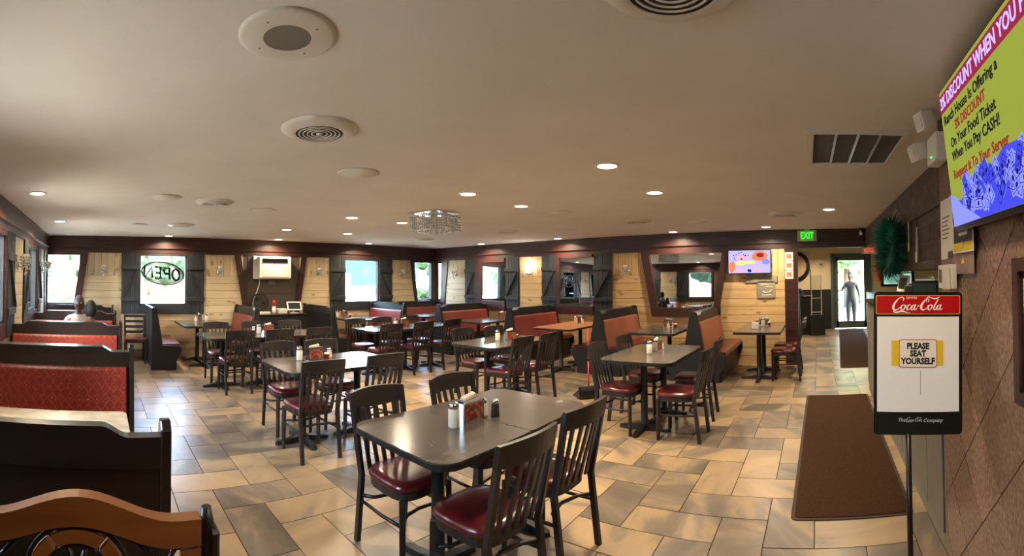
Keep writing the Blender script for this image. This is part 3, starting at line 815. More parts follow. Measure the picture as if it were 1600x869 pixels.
# ---------------------------------------------------------------- chairs
def bow(t): return -.045 * (1 - (2 * t - 1) ** 2)
def make_chair(label):
    t = thing('dining_chair', label, 'chair', group=None)
    # seat cushion: rounded outline, domed
    out = []
    for k in range(24):
        a = 2 * PI * k / 24; c_, s_ = math.cos(a), math.sin(a)
        e = .55
        x = .205 * (abs(c_) ** e) * (1 if c_ >= 0 else -1); y = .205 * (abs(s_) ** e) * (1 if s_ >= 0 else -1)
        x *= 1 + .06 * (y / .2)
        out.append((x, y + .01))
    q = MB()
    prev = None
    for f, z in ((.96, .425), (1.0, .435), (1.0, .452), (.95, .468), (.75, .476), (.35, .479)):
        ring = [q.bm.verts.new((x * f, .01 + (y - .01) * f, z)) for x, y in out]
        if prev:
            for k in range(24):
                fc = q.bm.faces.new((prev[k], prev[(k + 1) % 24], ring[(k + 1) % 24], ring[k])); fc.smooth = True
        else: q.bm.faces.new(ring[::-1])
        prev = ring
    q.bm.faces.new(prev)
    q.obj('seat', 'burgundy', t)
    MB().prism([(x * .95, .01 + (y - .01) * .95) for x, y in out], .385, .427, 'z').obj('seat_frame', 'chair_wood', t)
    for s in (-1, 1):
        MB().bar((s * .185, .175, 0), (s * .18, .17, .40), .030, .030, .036).bevel(.004).obj('front_leg', 'chair_wood', t)
        q = MB(); q.bar((s * .185, -.245, 0), (s * .187, -.195, .42), .028, .034); q.bar((s * .187, -.195, .41), (s * .20, -.285, .87), .026, .032)
        q.obj('back_post', 'chair_wood', t)
        MB().tube([(s * .184, -.21, .26), (s * .188, 0, .25), (s * .182, .17, .25)], .010, 6).obj('side_stretcher', 'chair_wood', t)
    n = 10; q = MB(); rings = []
    for k in range(n + 1):
        u = k / n; x = -.213 + .426 * u; y0 = -.272 + bow(u); 
        zt = .885 + .012 * (1 - (2 * u - 1) ** 2)
        rings.append([q.bm.verts.new(p) for p in ((x, y0 - .011, .785), (x, y0 + .013, .785), (x, y0 - .004, zt), (x, y0 - .028, zt))])
    for a, b in zip(rings, rings[1:]):
        for i in range(4): q.bm.faces.new((a[i], a[(i + 1) % 4], b[(i + 1) % 4], b[i]))
    q.bm.faces.new(rings[0]); q.bm.faces.new(rings[-1][::-1])
    q.obj('top_rail', 'chair_wood', t)
    for k in range(5):
        u = (k + 1) / 6; xb, xt = -.185 + .37 * u, -.2 + .40 * u
        q = MB(); q.bar((xb, -.197, .43), ((xb + xt) / 2, -.225 + bow(u) * .55, .61), .026, .012); q.bar(((xb + xt) / 2, -.225 + bow(u) * .55, .60), (xt, -.262 + bow(u), .79), .026, .012)
        q.obj('slat', 'chair_wood', t)
    MB().tube([(-.186, -.205, .29), (-.13, -.14, .285), (0, -.11, .285), (.13, -.14, .285), (.186, -.205, .29)], .011, 6).obj('curved_stretcher', 'chair_wood', t)
    MB().tube([(-.184, .17, .27), (-.1, .12, .27), (0, .105, .27), (.1, .12, .27), (.184, .17, .27)], .010, 6).obj('front_stretcher', 'chair_wood', t)
    return t
ch0 = None
def chair(x, yback, side, label, group, rz=0.):
    """x: centre, yback: world y of the backrest top, side +1: chair on the far (+y) side facing -y"""
    global ch0
    rot = PI + rz if side > 0 else rz
    y = yback - .30 if side > 0 else yback + .30
    loc = (x, y, 0)
    if ch0 is None:
        ch0 = make_chair(label); ch0.location = loc; ch0.rotation_euler = (0, 0, rot); ch0['group'] = group
        return ch0
    return dup(ch0, loc, rot, label, group)

# ---------------------------------------------------------------- tables
tt = {}
def rrect4(x0, x1, y0, y1, rs, n=5):
    out = []
    for (sx, sy, a), r in zip(((1, 1, 0), (-1, 1, PI / 2), (-1, -1, PI), (1, -1, 1.5 * PI)), rs):
        cx, cy = (x1 - r if sx > 0 else x0 + r), (y1 - r if sy > 0 else y0 + r)
        for k in range(n + 1):
            t = a + k / n * PI / 2; out.append((cx + r * math.cos(t), cy + r * math.sin(t)))
    return out
def make_top(w, d, r, m, z=.76):
    if isinstance(r, tuple): return MB().prism(rrect4(-w / 2, w / 2, -d / 2, d / 2, r), z - .008, z, 'z').mesh('table_top', m), MB().prism(rrect4(-w / 2 - .001, w / 2 + .001, -d / 2 - .003, d / 2 + .003, r), z - .036, z - .007, 'z').mesh('edge_band', 'table_base')
    return MB().prism(rrect(-w / 2, w / 2, -d / 2, d / 2, r), z - .008, z, 'z').mesh('table_top', m), MB().prism(rrect(-w / 2 - .003, w / 2 + .003, -d / 2 - .003, d / 2 + .003, r), z - .036, z - .007, 'z').mesh('edge_band', 'table_base')
base_cache = {}
def make_table(label, loc, w=.655, d=.80, m='table_top', cols=(0.,), r=.10, group='dining tables', corners=None, arms='cross'):
    t = thing('dining_table', label, 'table', loc, 0, group)
    key = (w, d, r, m)
    if key not in tt: tt[key] = make_top(w, d, r, m)
    place('table_top', tt[key][0], t); place('edge_band', tt[key][1], t)
    if 'col' not in base_cache:
        base_cache['col'] = MB().lathe([(.055, .05), (.038, .07), (.036, .70), (.05, .705), (.05, .724)], 16).mesh('column', 'table_base')
        base_cache['plate'] = MB().box(-.16, .16, -.16, .16, .712, .726).mesh('top_plate', 'table_base')
        q = MB()
        for a in range(4):
            c_, s_ = math.cos(a * PI / 2), math.sin(a * PI / 2)
            def R(x, y, z): return (x * c_ - y * s_, x * s_ + y * c_, z)
            A = [R(*p) for p in ((.02, -.035, .01), (.02, .035, .01), (.27, .03, .0), (.29, .0, .0), (.27, -.03, .0))]
            B = [R(*p) for p in ((.02, -.03, .065), (.02, .03, .065), (.27, .024, .028), (.285, .0, .026), (.27, -.024, .028))]
            va = [q.bm.verts.new(p) for p in A]; vb = [q.bm.verts.new(p) for p in B]
            q.bm.faces.new(va[::-1]); q.bm.faces.new(vb)
            for i in range(5): q.bm.faces.new((va[i], va[(i + 1) % 5], vb[(i + 1) % 5], vb[i]))
        base_cache['foot'] = q.mesh('cross_foot', 'table_base')
    for cx in cols:
        place('column', base_cache['col'], t, (cx, 0, 0)); place('cross_foot', base_cache['foot'], t, (cx, 0, 0), PI / 4 * 0); place('top_plate', base_cache['plate'], t, (cx, 0, 0))
    return t
TABLES = {}
def table_run(key, x0, x1, y0, y1, n, phrase):
    w = (x1 - x0) / n
    names = {2: ('left half', 'right half'), 3: ('left third', 'middle third', 'right third')}[n]
    for k in range(n):
        make_table('dark laminate pedestal table, %s of the %s' % (names[k], phrase), (x0 + w * (k + .5), (y0 + y1) / 2, 0), w - .006, y1 - y0, r=(.015, .11, .11, .015) if k == 0 else ((.11, .015, .015, .11) if k == n - 1 else (.015,) * 4))
    TABLES[key] = ((x0 + x1) / 2, (y0 + y1) / 2)
table_run('fg', 1.37, 2.69, 1.47, 2.26, 2, 'large foreground table')
table_run('r', 4.18, 5.42, 1.40, 2.20, 2, 'dining table at right before the trapezoid mirror')
table_run('c', 1.63, 2.90, 3.68, 4.50, 2, 'dining table left of centre')
table_run('m', 4.18, 5.45, 3.58, 4.38, 2, 'centre dining table behind the foreground one')
table_run('t2', 1.48, 3.45, 6.20, 6.98, 3, 'long table toward the air conditioner')
table_run('t3', 4.15, 6.05, 6.08, 6.86, 3, 'long table toward the room corner')

CH = 'burgundy seated chair '
gp = 'slat back chairs at the %s'
chair(1.70, 2.44, 1, CH + 'left one on the far side of the foreground table', gp % 'foreground table', .05)
chair(2.33, 2.42, 1, CH + 'right one on the far side of the foreground table', gp % 'foreground table', -.03)
chair(1.69, 1.22, -1, CH + 'nearest of all, its back toward the camera at front', gp % 'foreground table', -.03)
chair(2.27, 1.24, -1, CH + 'at the right end near side of the foreground table', gp % 'foreground table', -.06)
chair(4.42, 2.33, 1, CH + 'at the left front of the right dining table', gp % 'right dining table')
chair(5.12, 2.33, 1, CH + 'behind left of the right dining table, beside the rust booth', gp % 'right dining table')
chair(4.42, 1.08, -1, CH + 'front one on the mat side of the right dining table', gp % 'right dining table')
chair(5.10, 1.12, -1, CH + 'rear one on the mat side of the right dining table', gp % 'right dining table', .08)
chair(1.88, 3.50, -1, CH + 'near side left at the table left of centre', gp % 'table left of centre')
chair(2.55, 3.50, -1, CH + 'near side right at the table left of centre', gp % 'table left of centre')
chair(1.95, 4.76, 1, CH + 'far side left at the table left of centre', gp % 'table left of centre')
chair(2.50, 4.76, 1, CH + 'far side right at the table left of centre', gp % 'table left of centre')
chair(4.50, 3.36, -1, CH + 'near side left at the centre table', gp % 'centre table')
chair(5.02, 3.32, -1, CH + 'near side right at the centre table', gp % 'centre table')
chair(4.72, 4.66, 1, CH + 'far side left at the centre table', gp % 'centre table')
chair(5.25, 4.52, 1, CH + 'far side right at the centre table', gp % 'centre table')
for x, lb in ((1.91, 'left'), (2.50, 'middle'), (3.13, 'right')): chair(x, 5.98, -1, CH + 'near side %s at the long table toward the air conditioner' % lb, gp % 'long table by the air conditioner')
for x, lb in ((1.88, 'left'), (2.53, 'middle'), (3.19, 'right')): chair(x, 7.24, 1, CH + 'far side %s at the long table toward the air conditioner' % lb, gp % 'long table by the air conditioner')
for x, lb in ((4.38, 'left'), (5.05, 'middle'), (5.72, 'right')): chair(x, 5.86, -1, CH + 'near side %s at the long table toward the corner' % lb, gp % 'long table toward the corner', .04 * (x - 5))
for x, lb in ((4.42, 'left'), (5.02, 'middle'), (5.68, 'right')): chair(x, 7.08, 1, CH + 'far side %s at the long table toward the corner' % lb, gp % 'long table toward the corner')
chair(7.12, .22, -1, CH + 'first one beside the post, at the table under the television', gp % 'table under the television')
chair(7.68, .22, -1, CH + 'second one nearer the wall, at the table under the television', gp % 'table under the television')
# ladder back chair by the back wall
t = thing('ladder_back_chair', 'dark ladder back chair against the back wall beside the booths', 'chair', (.68, 8.72, 0), PI)
MB().box(-.2, .2, -.2, .2, .43, .465).bevel(.012, 2).obj('seat', 'burgundy', t)
MB().box(-.195, .195, -.195, .195, .39, .43).obj('seat_frame', 'chair_wood', t)
for s in (-1, 1):
    MB().bar((s * .18, .18, 0), (s * .18, .18, .4), .034).obj('front_leg', 'chair_wood', t)
    q = MB(); q.bar((s * .18, -.22, 0), (s * .18, -.19, .43), .034); q.bar((s * .18, -.19, .42), (s * .19, -.26, .88), .032); q.obj('back_post', 'chair_wood', t)
    MB().bar((s * .18, -.2, .2), (s * .18, .18, .2), .02).obj('side_stretcher', 'chair_wood', t)
for k in range(4): MB().box(-.18, .18, -.215 - .022 * k, -.2 - .022 * k, .53 + .1 * k, .58 + .1 * k).obj('ladder_slat', 'chair_wood', t)

# ---------------------------------------------------------------- booth benches
def bench(label, loc, rot, W=1.45, double=True, vinyl='red_vinyl', wood='booth_black', ht=1.07, group='booth benches', camel=True, vinyl2=None, plain_back=True):
    """faces local -y; back panel centred on y=0"""
    t = thing('booth_bench', label, 'booth bench', loc, rot, group)
    tb, tp = .11, .055                   # half thickness of the back at seat and top
    sides = (-1, 1) if double else (-1,)
    # end panels
    if double:
        prof = [(-.40, 0), (-.40, .12), (-.50, .30), (-.50, .415), (-.16, .44), (-tp, ht - .02), (-tp * .6, ht), (tp * .6, ht), (tp, ht - .02), (.16, .44), (.50, .415), (.50, .30), (.40, .12), (.40, 0)]
    else:
        prof = [(-.40, 0), (-.40, .12), (-.50, .30), (-.50, .415), (-.16, .44), (-tp, ht - .02), (-tp * .6, ht), (0, ht), (.03, ht - .03), (.03, 0)]
    for s in (-1, 1):
        MB().prism(prof, s * W / 2 - .02, s * W / 2 + .02, 'x').bevel(.005).obj('end_panel', wood, t)
    # wooden core of the back
    core = [(-tb * .8, .02), (-tp * .7, ht - .07), (tp * .7 if double else .015, ht - .07), (tb * .8 if double else .015, .02)]
    MB().prism(core, -W / 2 + .02, W / 2 - .02, 'x').obj('back_board', wood, t)
    # top rail with ogee
    hw = W / 2 - .02; lo_ = ht - .055 if camel else ht - .02
    pts = [(-hw, ht - .17), (-hw, lo_)]
    if camel:
        for k in range(7): u = k / 6; pts.append((-hw + .12 + .10 * u, lo_ + .042 * (3 * u * u - 2 * u ** 3)))
        for k in range(7): u = k / 6; pts.append((hw - .22 + .10 * u, lo_ + .042 * (1 - (3 * u * u - 2 * u ** 3))))
    pts += [(hw, lo_), (hw, ht - .17)]
    MB().prism(pts, -tp - .012 if double else -.035, tp + .01 if double else .025, 'y').obj('top_rail', wood, t)
    for s in sides:
        q = MB(); k_ = s
        y0, y1 = k_ * (tb + .05), k_ * (tp + .012)
        a = [(y0 + k_ * .02, .44), (y1 + k_ * .03, ht - .19), (y1 + k_ * .015, ht - .165), (k_ * tp * .5, ht - .165), (k_ * tb * .7, .44)]
        q.prism(a, -W / 2 + .04, W / 2 - .04, 'x'); q.bevel(.012, 2)
        q.obj('backrest_pad', vinyl, t)
        q = MB(); q.box(-W / 2 + .025, W / 2 - .025, min(k_ * .13, k_ * .49), max(k_ * .13, k_ * .49), .375, .46); q.bevel(.025, 3)
        q.obj('seat_cushion', vinyl2 or 'burgundy', t)
        MB().box(-W / 2 + .02, W / 2 - .02, min(k_ * .08, k_ * .42), max(k_ * .08, k_ * .42), .0, .375).obj('seat_base', wood, t)
    if not double and plain_back: pass
    return t
# left wall row: right ends at X = .26
LX = (.26 + XL) / 2; LW = .26 - XL - .02
g = 'booth benches along the left wall'
bench('black backed booth bench nearest the camera, only its dark rear visible', (LX, 1.70, 0), PI, LW, False, 'damask', 'black_wood', 1.055, g, vinyl2='damask')
bench('booth bench with large red patterned backrest, second from the camera at left', (LX, 3.60, 0), 0, LW, True, 'damask', 'black_wood', 1.07, g)
bench('booth bench with red patterned backrest, third along the left wall', (LX, 5.55, 0), 0, LW, True, 'damask', 'black_wood', 1.07, g)
bench('booth bench on which the man in the pale shirt sits', (LX, 7.45, 0), 0, LW, True, 'red_vinyl', 'black_wood', 1.07, g)
bench('last booth bench in the left row, against the back wall', (LX, 9.10, 0), 0, LW, False, 'red_vinyl', 'black_wood', 1.07, g)
# back wall benches
g = 'booth benches along the back wall'
bench('dark booth bench seen end on, facing right, under the OPEN sign', (.93, 8.53, 0), PI / 2, 1.26, False, 'burgundy', 'booth_black', 1.10, g, camel=False)
bench('booth bench with red backrest facing left, left of the service cabinet', (2.85, 8.53, 0), -PI / 2, 1.26, False, 'red_vinyl', 'booth_black', 1.08, g)
bench('booth bench showing only its tall dark back, right of the service cabinet', (4.40, 8.53, 0), PI / 2, 1.26, False, 'red_vinyl', 'booth_black', 1.08, g)
bench('booth bench with pinkish sunlit backrest below the bright back window', (6.22, 8.50, 0), -PI / 2, 1.26, False, 'red_vinyl', 'booth_black', 1.10, g)
# right wall benches, left ends at X 6.72
RXc, RW = (6.74 + 8.30) / 2, 1.54
g = 'booth benches along the mirror wall'
def rb(label, y, vin, double=True, sx=0., **kw): return bench(label, (RXc + sx, y, 0), 0, RW, double, vin, 'booth_black', 1.07, g, **kw)
rb('corner booth bench with red backrest, half hidden behind the long table', 9.12, 'red_vinyl', False)
rb('double booth bench with red backrest below the corner mirror', 7.38, 'red_vinyl')
rb('double booth bench with red backrest below the lit sconce', 5.40, 'red_vinyl')
rb('double booth bench with rust orange backrest left of the trapezoid mirror', 3.52, 'orange_vinyl')
rb('double booth bench with orange backrest at the right edge of the trapezoid mirror', 1.88, 'orange_vinyl')

# booth tables
def btable(key, x0, x1, y0, y1, label, m='table_top', along='x'):
    w, d = x1 - x0, y1 - y0
    if along == 'x': t = make_table(label, ((x0 + x1) / 2, (y0 + y1) / 2, 0), w, d, m, (-w / 4, w / 4), .05, 'booth tables')
    else:
        t = make_table(label, ((x0 + x1) / 2, (y0 + y1) / 2, 0), d, w, m, (-d / 4, d / 4), .05, 'booth tables'); t.rotation_euler = (0, 0, PI / 2)
    TABLES[key] = ((x0 + x1) / 2, (y0 + y1) / 2)
btable('a', 1.50, 2.33, 7.88, 9.14, 'booth table below the OPEN sign window', along='y')
btable('w2', 4.98, 5.80, 7.98, 9.14, 'booth table catching daylight below the bright back window', along='y')
btable('b1', 6.80, 7.95, 7.92, 8.62, 'corner booth table shining bluish in the daylight')
btable('t5', 6.58, 7.80, 5.95, 6.68, 'booth table below the corner mirror, before the red bench')
btable('t6', 6.46, 7.82, 3.90, 4.66, 'orange wood grain booth table below the middle mirror', 'table_orange')
btable('t7', 6.46, 7.72, 2.12, 2.86, 'booth table below the trapezoid mirror')
btable('t8', 6.78, 8.02, .56, 1.28, 'booth table below the small television and the grey sign')
btable('l1', -1.0, .17, 2.12, 2.84, 'tan topped booth table between the two nearest left benches', 'table_tan')
btable('l2', -1.0, .17, 4.28, 4.96, 'booth table hidden behind the large patterned bench', 'table_tan')
btable('l3', -1.0, .17, 6.2, 6.86, 'booth table between the two seated guests', 'table_tan')
btable('l4', -1.0, .17, 8.0, 8.6, 'booth table before the last left bench', 'table_tan')

# ---------------------------------------------------------------- carved chair bottom left
t = thing('carved_chair', 'carved honey coloured wooden chair with arched pierced back, bottom left corner', 'chair', (-.045, 1.06, 0), 0)
def camelz(x):
    u = min(1, abs(x) / .30); return 1.026 + .060 * (.5 + .5 * math.cos(PI * min(1, u * 1.30))) 
xs = [-.285 + k * .57 / 24 for k in range(25)]
MB().prism([(x, camelz(x)) for x in xs] + [(x, camelz(x) - .068 + .008 * abs(x) / .285) for x in xs[::-1]], -.02, .02).obj('crest_rail', 'carved', t)
for s in (-1, 1):
    MB().prism([(s * .24, .95), (s * .285, .96), (s * .285, .45), (s * .24, .45)], -.018, .018).obj('inner_stile', 'carved', t)
    q = MB(); q.tube([(s * .30, -.02, 0), (s * .30, -.02, .5), (s * .302, 0, 1.0), (s * .300, 0, 1.045)], [.022, .022, .019, .012], 8); q.obj('outer_post', 'chair_wood', t)
    MB().bar((s * .27, -.48, 0), (s * .27, -.48, .43), .045).obj('front_leg', 'chair_wood', t)
    MB().box(s * .31 - .008, s * .31 + .018, -.03, .03, .42, 1.0).bevel(.008).obj('side_scroll', 'chair_wood', t)
MB().box(-.27, .27, -.015, .015, .45, .53).obj('lower_rail', 'carved', t)
MB().box(-.28, .28, -.5, .02, .42, .46).bevel(.01).obj('seat', 'burgundy', t)
# pierced filigree: rosette rings with spokes and curls
zc = .895
for k in range(5):
    a0, a1 = math.radians(54 + 72 * k) + .05, math.radians(54 + 72 * (k + 1)) - .05
    o_ = [(.113 * math.cos(a0 + (a1 - a0) * i / 5), zc + .113 * math.sin(a0 + (a1 - a0) * i / 5)) for i in range(6)]
    i_ = [(.082 * math.cos(a0 + (a1 - a0) * i / 5), zc + .082 * math.sin(a0 + (a1 - a0) * i / 5)) for i in range(6)]
    MB().prism(o_ + i_[::-1], -.012, .012).obj('carved_petal', 'carved', t)
q = MB()
q.tube([(.121 * math.cos(2 * PI * k / 28), 0, zc + .121 * math.sin(2 * PI * k / 28)) for k in range(28)], .006, 6, closed=True)
q.tube([(.072 * math.cos(2 * PI * k / 20), 0, zc + .072 * math.sin(2 * PI * k / 20)) for k in range(20)], .006, 6, closed=True)
for k in range(10): a = 2 * PI * k / 10; q.tube([(0, 0, zc), (.07 * math.cos(a), 0, zc + .07 * math.sin(a))], .007, 5)
q.sphere((0, -.005, zc), .022, sub=1)
q.obj('rosette', 'chair_wood', t)
for s in (-1, 1):
    q = MB()
    for (x0, z0, x1, z1) in ((.14, .97, .22, .86), (.15, .86, .235, .97), (.235, .9, .17, .80), (.12, .80, .235, .70), (.14, .70, .235, .82), (.10, .995, .17, .94)):
        mx_, mz_ = (x0 + x1) / 2 + .012, (z0 + z1) / 2
        q.tube([(s * x0, 0, z0), (s * mx_, 0, mz_), (s * x1, 0, z1)], .006, 5)
    q.tube([(s * .24, 0, .955), (s * .16, 0, .965), (s * .08, 0, 1.0), (0, 0, 1.008)], .006, 5)
    q.obj('filigree', 'chair_wood', t)

# ---------------------------------------------------------------- service cabinet with till
t = thing('service_cabinet', 'black service cabinet below the air conditioner', 'cabinet', (3.66, 8.92, 0))
MB().box(-.52, .52, -.26, .26, .06, .86).obj('body', 'booth_black', t)
MB().box(-.55, .55, -.29, .28, .86, .89).bevel(.004).obj('worktop', 'black_wood', t)
for s in (-1, 1):
    d_ = MB().box(s * .26 - .24, s * .26 + .24, -.278, -.26, .1, .66).bevel(.004).obj('door', 'booth_black', t)
    MB().tube([(s * .05, -.295, .45), (s * .05, -.295, .55)], .006, 6).obj('handle', 'steel', d_)
    MB().box(s * .26 - .24, s * .26 + .24, -.278, -.26, .69, .84).bevel(.004).obj('drawer', 'booth_black', t)
MB().box(-.48, .48, -.22, .24, 0, .06).obj('plinth', 'black_plastic', t)
t = thing('till_tablet', 'white framed tablet till on the service cabinet', 'tablet', (4.0, 8.84, .89), -.15)
MB().box(-.09, .09, -.06, .08, 0, .015).bevel(.004).obj('stand_foot', 'white_plastic', t)
MB().bar((0, .03, .01), (0, .0, .13), .03).obj('stand_neck', 'white_plastic', t)
fr = MB().box(-.155, .155, -.012, .012, -.10, .10).bevel(.006, 2).obj('tablet_frame', 'white_plastic', t, (0, -.01, .15), (-.55, 0, 0))
MB().box(-.13, .13, -.015, -.012, -.078, .078).obj('tablet_screen', 'screen_dark', fr)
t = tag(MB().box(-.09, .09, -.1, .1, 0, .10).bevel(.008).obj('receipt_printer', 'offwhite', None, (3.72, 8.85, .89)), 'pale receipt printer between red cups and the tablet', 'printer')
t = thing('red_cup_stack', 'stack of upturned red cups on the service cabinet', 'cups', (3.55, 8.87, .89))
MB().lathe([(.035, 0), (.040, .02), (.036, .16)], 14).obj('clear_sleeve', 'offwhite', t)
for k in range(3): MB().lathe([(.038, .10 + k * .045), (.026, .18 + k * .045)], 14).obj('cup', 'red_plastic', t)
t = thing('napkin_stack', 'low stack of white napkins at the left end of the service cabinet', 'napkins', (3.30, 8.80, .89), .1)
for k in range(4): MB().box(-.12, .12, -.07, .07, k * .011, k * .011 + .009).obj('napkin_bundle', 'napkin', t, (random.uniform(-.005, .005), 0, 0), random.uniform(-.04, .04))
t = thing('round_fan', 'black round fan leaning behind the red booth bench', 'fan', (3.30, 9.08, .89), 0)
for r in (.2, .19, .13): MB().tube([(r * math.cos(2 * PI * k / 28), 0, .21 + r * math.sin(2 * PI * k / 28)) for k in range(28)], .012 if r > .15 else .004, 6, closed=True).obj('cage_ring', 'black_plastic', t)
q = MB()
for k in range(18): a = 2 * PI * k / 18; q.tube([(.03 * math.cos(a), -.01, .21 + .03 * math.sin(a)), (.19 * math.cos(a), 0, .21 + .19 * math.sin(a))], .002, 4)
q.obj('cage_wires', 'black_plastic', t)
for k in range(3): a = 2 * PI * k / 3; MB().prism([(.02 * math.cos(a), .21 + .02 * math.sin(a)), (.15 * math.cos(a + .3), .21 + .15 * math.sin(a + .3)), (.16 * math.cos(a - .3), .21 + .16 * math.sin(a - .3))], .012, .018).obj('blade', 'dark_slot', t)
MB().box(-.08, .08, -.05, .05, 0, .02).obj('foot', 'black_plastic', t)

# ---------------------------------------------------------------- tabletop sets
TZ = .76
def make_sugar(label):
    t = thing('sugar_shaker', label, 'shaker', group='sugar shakers')
    MB().lathe([(.029, 0), (.033, .006), (.032, .10), (.026, .118)], 18).obj('glass_body', 'sugar', t)
    MB().lathe([(.031, .104), (.030, .128), (.022, .140), (.010, .144), (.006, .150)], 18).obj('chrome_lid', 'chrome', t)
    return t
def adpanel_mat():
    m = mat('menu_card_print', '#8a4a38', .4)
    b = m.node_tree.nodes['Principled BSDF']; tc = N(m, 'ShaderNodeTexCoord')
    v = N(m, 'ShaderNodeTexVoronoi'); v.inputs['Scale'].default_value = 55; L(m, tc.outputs['Object'], v.inputs['Vector'])
    hs = N(m, 'ShaderNodeValToRGB'); cr = hs.color_ramp
    sp = N(m, 'ShaderNodeSeparateColor'); L(m, v.outputs['Color'], sp.inputs[0])
    cr.elements[0].position = 0; cr.elements[0].color = lin('#7d1f1b'); cr.elements[1].position = 1; cr.elements[1].color = lin('#b59a5c')
    for p, c in ((.25, '#a8442a'), (.45, '#5f5a2c'), (.6, '#8a6a5c'), (.8, '#5a2a28')): e = cr.elements.new(p); e.color = lin(c)
    cr.interpolation = 'CONSTANT'
    L(m, sp.outputs[0], hs.inputs[0]); L(m, hs.outputs[0], b.inputs['Base Color']); return m
M['ad'] = adpanel_mat()
def make_holder(label, ad=True):
    t = thing('napkin_dispenser', label, 'napkin holder', group='napkin dispensers')
    q = MB()
    q.box(-.085, .085, -.042, .042, 0, .008)
    for s in (-1, 1): q.box(s * .085 - .004, s * .085 + .004, -.04, .04, 0, .115)
    q.obj('frame', 'chrome', t)
    for s in (-1, 1):
        MB().box(-.083, .083, s * .036 - .003, s * .036 + .003, .006, .118).obj('side_plate', 'chrome', t)
        MB().box(-.075, .075, s * .0405 - .001, s * .0405 + .001, .014, .108).obj('menu_card', 'ad' if ad else 'steel', t)
    MB().prism([(-.038, .115), (.038, .115), (.026, .128), (-.026, .128)], -.084, .084, 'x').obj('top_hood', 'black_plastic', t)
    q = MB()
    for k in range(5): q.prism([(-.02 + .002 * k, .12), (.02 - .003 * k, .12), (.014, .143 + .004 * k), (-.012, .139 + .003 * k)], -.06 + .022 * k, -.042 + .022 * k, 'x')
    q.obj('napkins', 'napkin', t)
    return t
def make_salt(label, m='sugar', cat='shaker', name='salt_shaker'):
    t = thing(name, label, cat, group='salt and pepper shakers')
    MB().lathe([(.019, 0), (.021, .005), (.018, .06), (.015, .066)], 10, smooth=False).obj('glass_body', m, t)
    MB().lathe([(.017, .06), (.018, .074), (.011, .084)], 12).obj('chrome_cap', 'chrome', t)
    return t
def make_caddy(label):
    t = thing('sauce_cup', label, 'sauce cup', group='sauce cups')
    MB().lathe([(.024, 0), (.032, .045), (.034, .05)], 16).obj('cup', 'ketchup', t)
    MB().lathe([(.035, .048), (.032, .06), (.008, .064)], 16).obj('lid', 'white_plastic', t)
    return t
s0 = make_sugar('white sugar shaker with chrome lid on the foreground table'); s0.location = (1.80, 1.84, TZ); s0.rotation_euler = (0, 0, 0)
h0 = make_holder('napkin dispenser with colourful menu cards on the foreground table'); h0.location = (1.95, 1.865, TZ); h0.rotation_euler = (0, 0, .04)
p0 = make_salt('dark sauce shaker beside the napkin dispenser on the foreground table', 'pepper', 'shaker', 'pepper_shaker'); p0.location = (2.115, 1.805, TZ)
k0 = make_salt('salt shaker with chrome cap behind the dark one on the foreground table', 'sugar'); k0.location = (2.075, 1.865, TZ); k0.scale = p0.scale = (1.3, 1.3, 1.25)
c0 = None
def setup(phr, x, y, rot, items, ang=0.):
    global c0
    for kind, dx, dy in items:
        c_, s_ = math.cos(rot), math.sin(rot); p = (x + dx * c_ - dy * s_, y + dx * s_ + dy * c_, TZ)
        if kind == 's': dup(s0, p, 0, 'white sugar shaker on the ' + phr)
        elif kind == 'h': dup(h0, p, rot, 'napkin dispenser on the ' + phr)
        elif kind == 'p': dup(p0, p, 0, 'pepper shaker on the ' + phr)
        elif kind == 'k': dup(k0, p, 0, 'small salt shaker on the ' + phr)
        elif kind == 'c':
            if c0 is None: c0 = make_caddy('red sauce cup on the ' + phr); c0.location = p
            else: dup(c0, p, 0, 'red sauce cup on the ' + phr)
setup('table left of centre', 2.17, 4.26, .03, (('s', -.17, .02), ('h', 0, 0), ('c', .13, -.01), ('k', .19, .03)))
setup('right dining table', 4.80, 1.80, .05, (('s', -.10, .02), ('h', .10, 0), ('k', .24, -.02)))
setup('centre table', 4.92, 3.98, -.1, (('s', -.14, .04), ('h', .04, -.02), ('c', .18, .0)))
setup('long table toward the air conditioner', 2.58, 6.68, 0, (('s', -.17, -.04), ('h', .0, 0), ('k', -.23, .03)))
setup('long table toward the corner', 5.12, 6.52, 0, (('h', 0, 0), ('s', -.17, .03)))
setup('booth table below the OPEN sign', 1.98, 8.98, PI / 2, (('h', 0, 0), ('s', -.05, -.14), ('k', -.09, .08)))
setup('booth table below the bright back window', 5.30, 8.95, PI / 2, (('h', 0, 0), ('s', .02, .16), ('c', -.10, -.10)))
setup('corner mirror booth table', 7.62, 6.30, 0, (('h', 0, 0),))
setup('orange booth table', 7.55, 4.32, PI / 2 - .2, (('h', 0, 0), ('s', .0, .12), ('k', -.09, .04)))
setup('booth table below the trapezoid mirror', 7.40, 2.50, PI / 2, (('h', 0, 0), ('k', -.03, .12), ('c', -.13, .02)))
setup('booth table below the television', 7.80, .92, PI / 2, (('h', 0, 0), ('s', .0, .14), ('c', -.09, .02)))
t = thing('sign_card', 'small white table card on the booth table below the television', 'table card', (7.25, 1.0, TZ), PI / 2)
MB().box(-.055, .055, -.012, .012, 0, .10).bevel(.004).obj('card', 'paper', t); MB().box(-.04, .04, -.03, .03, 0, .006).obj('foot', 'acrylic', t)

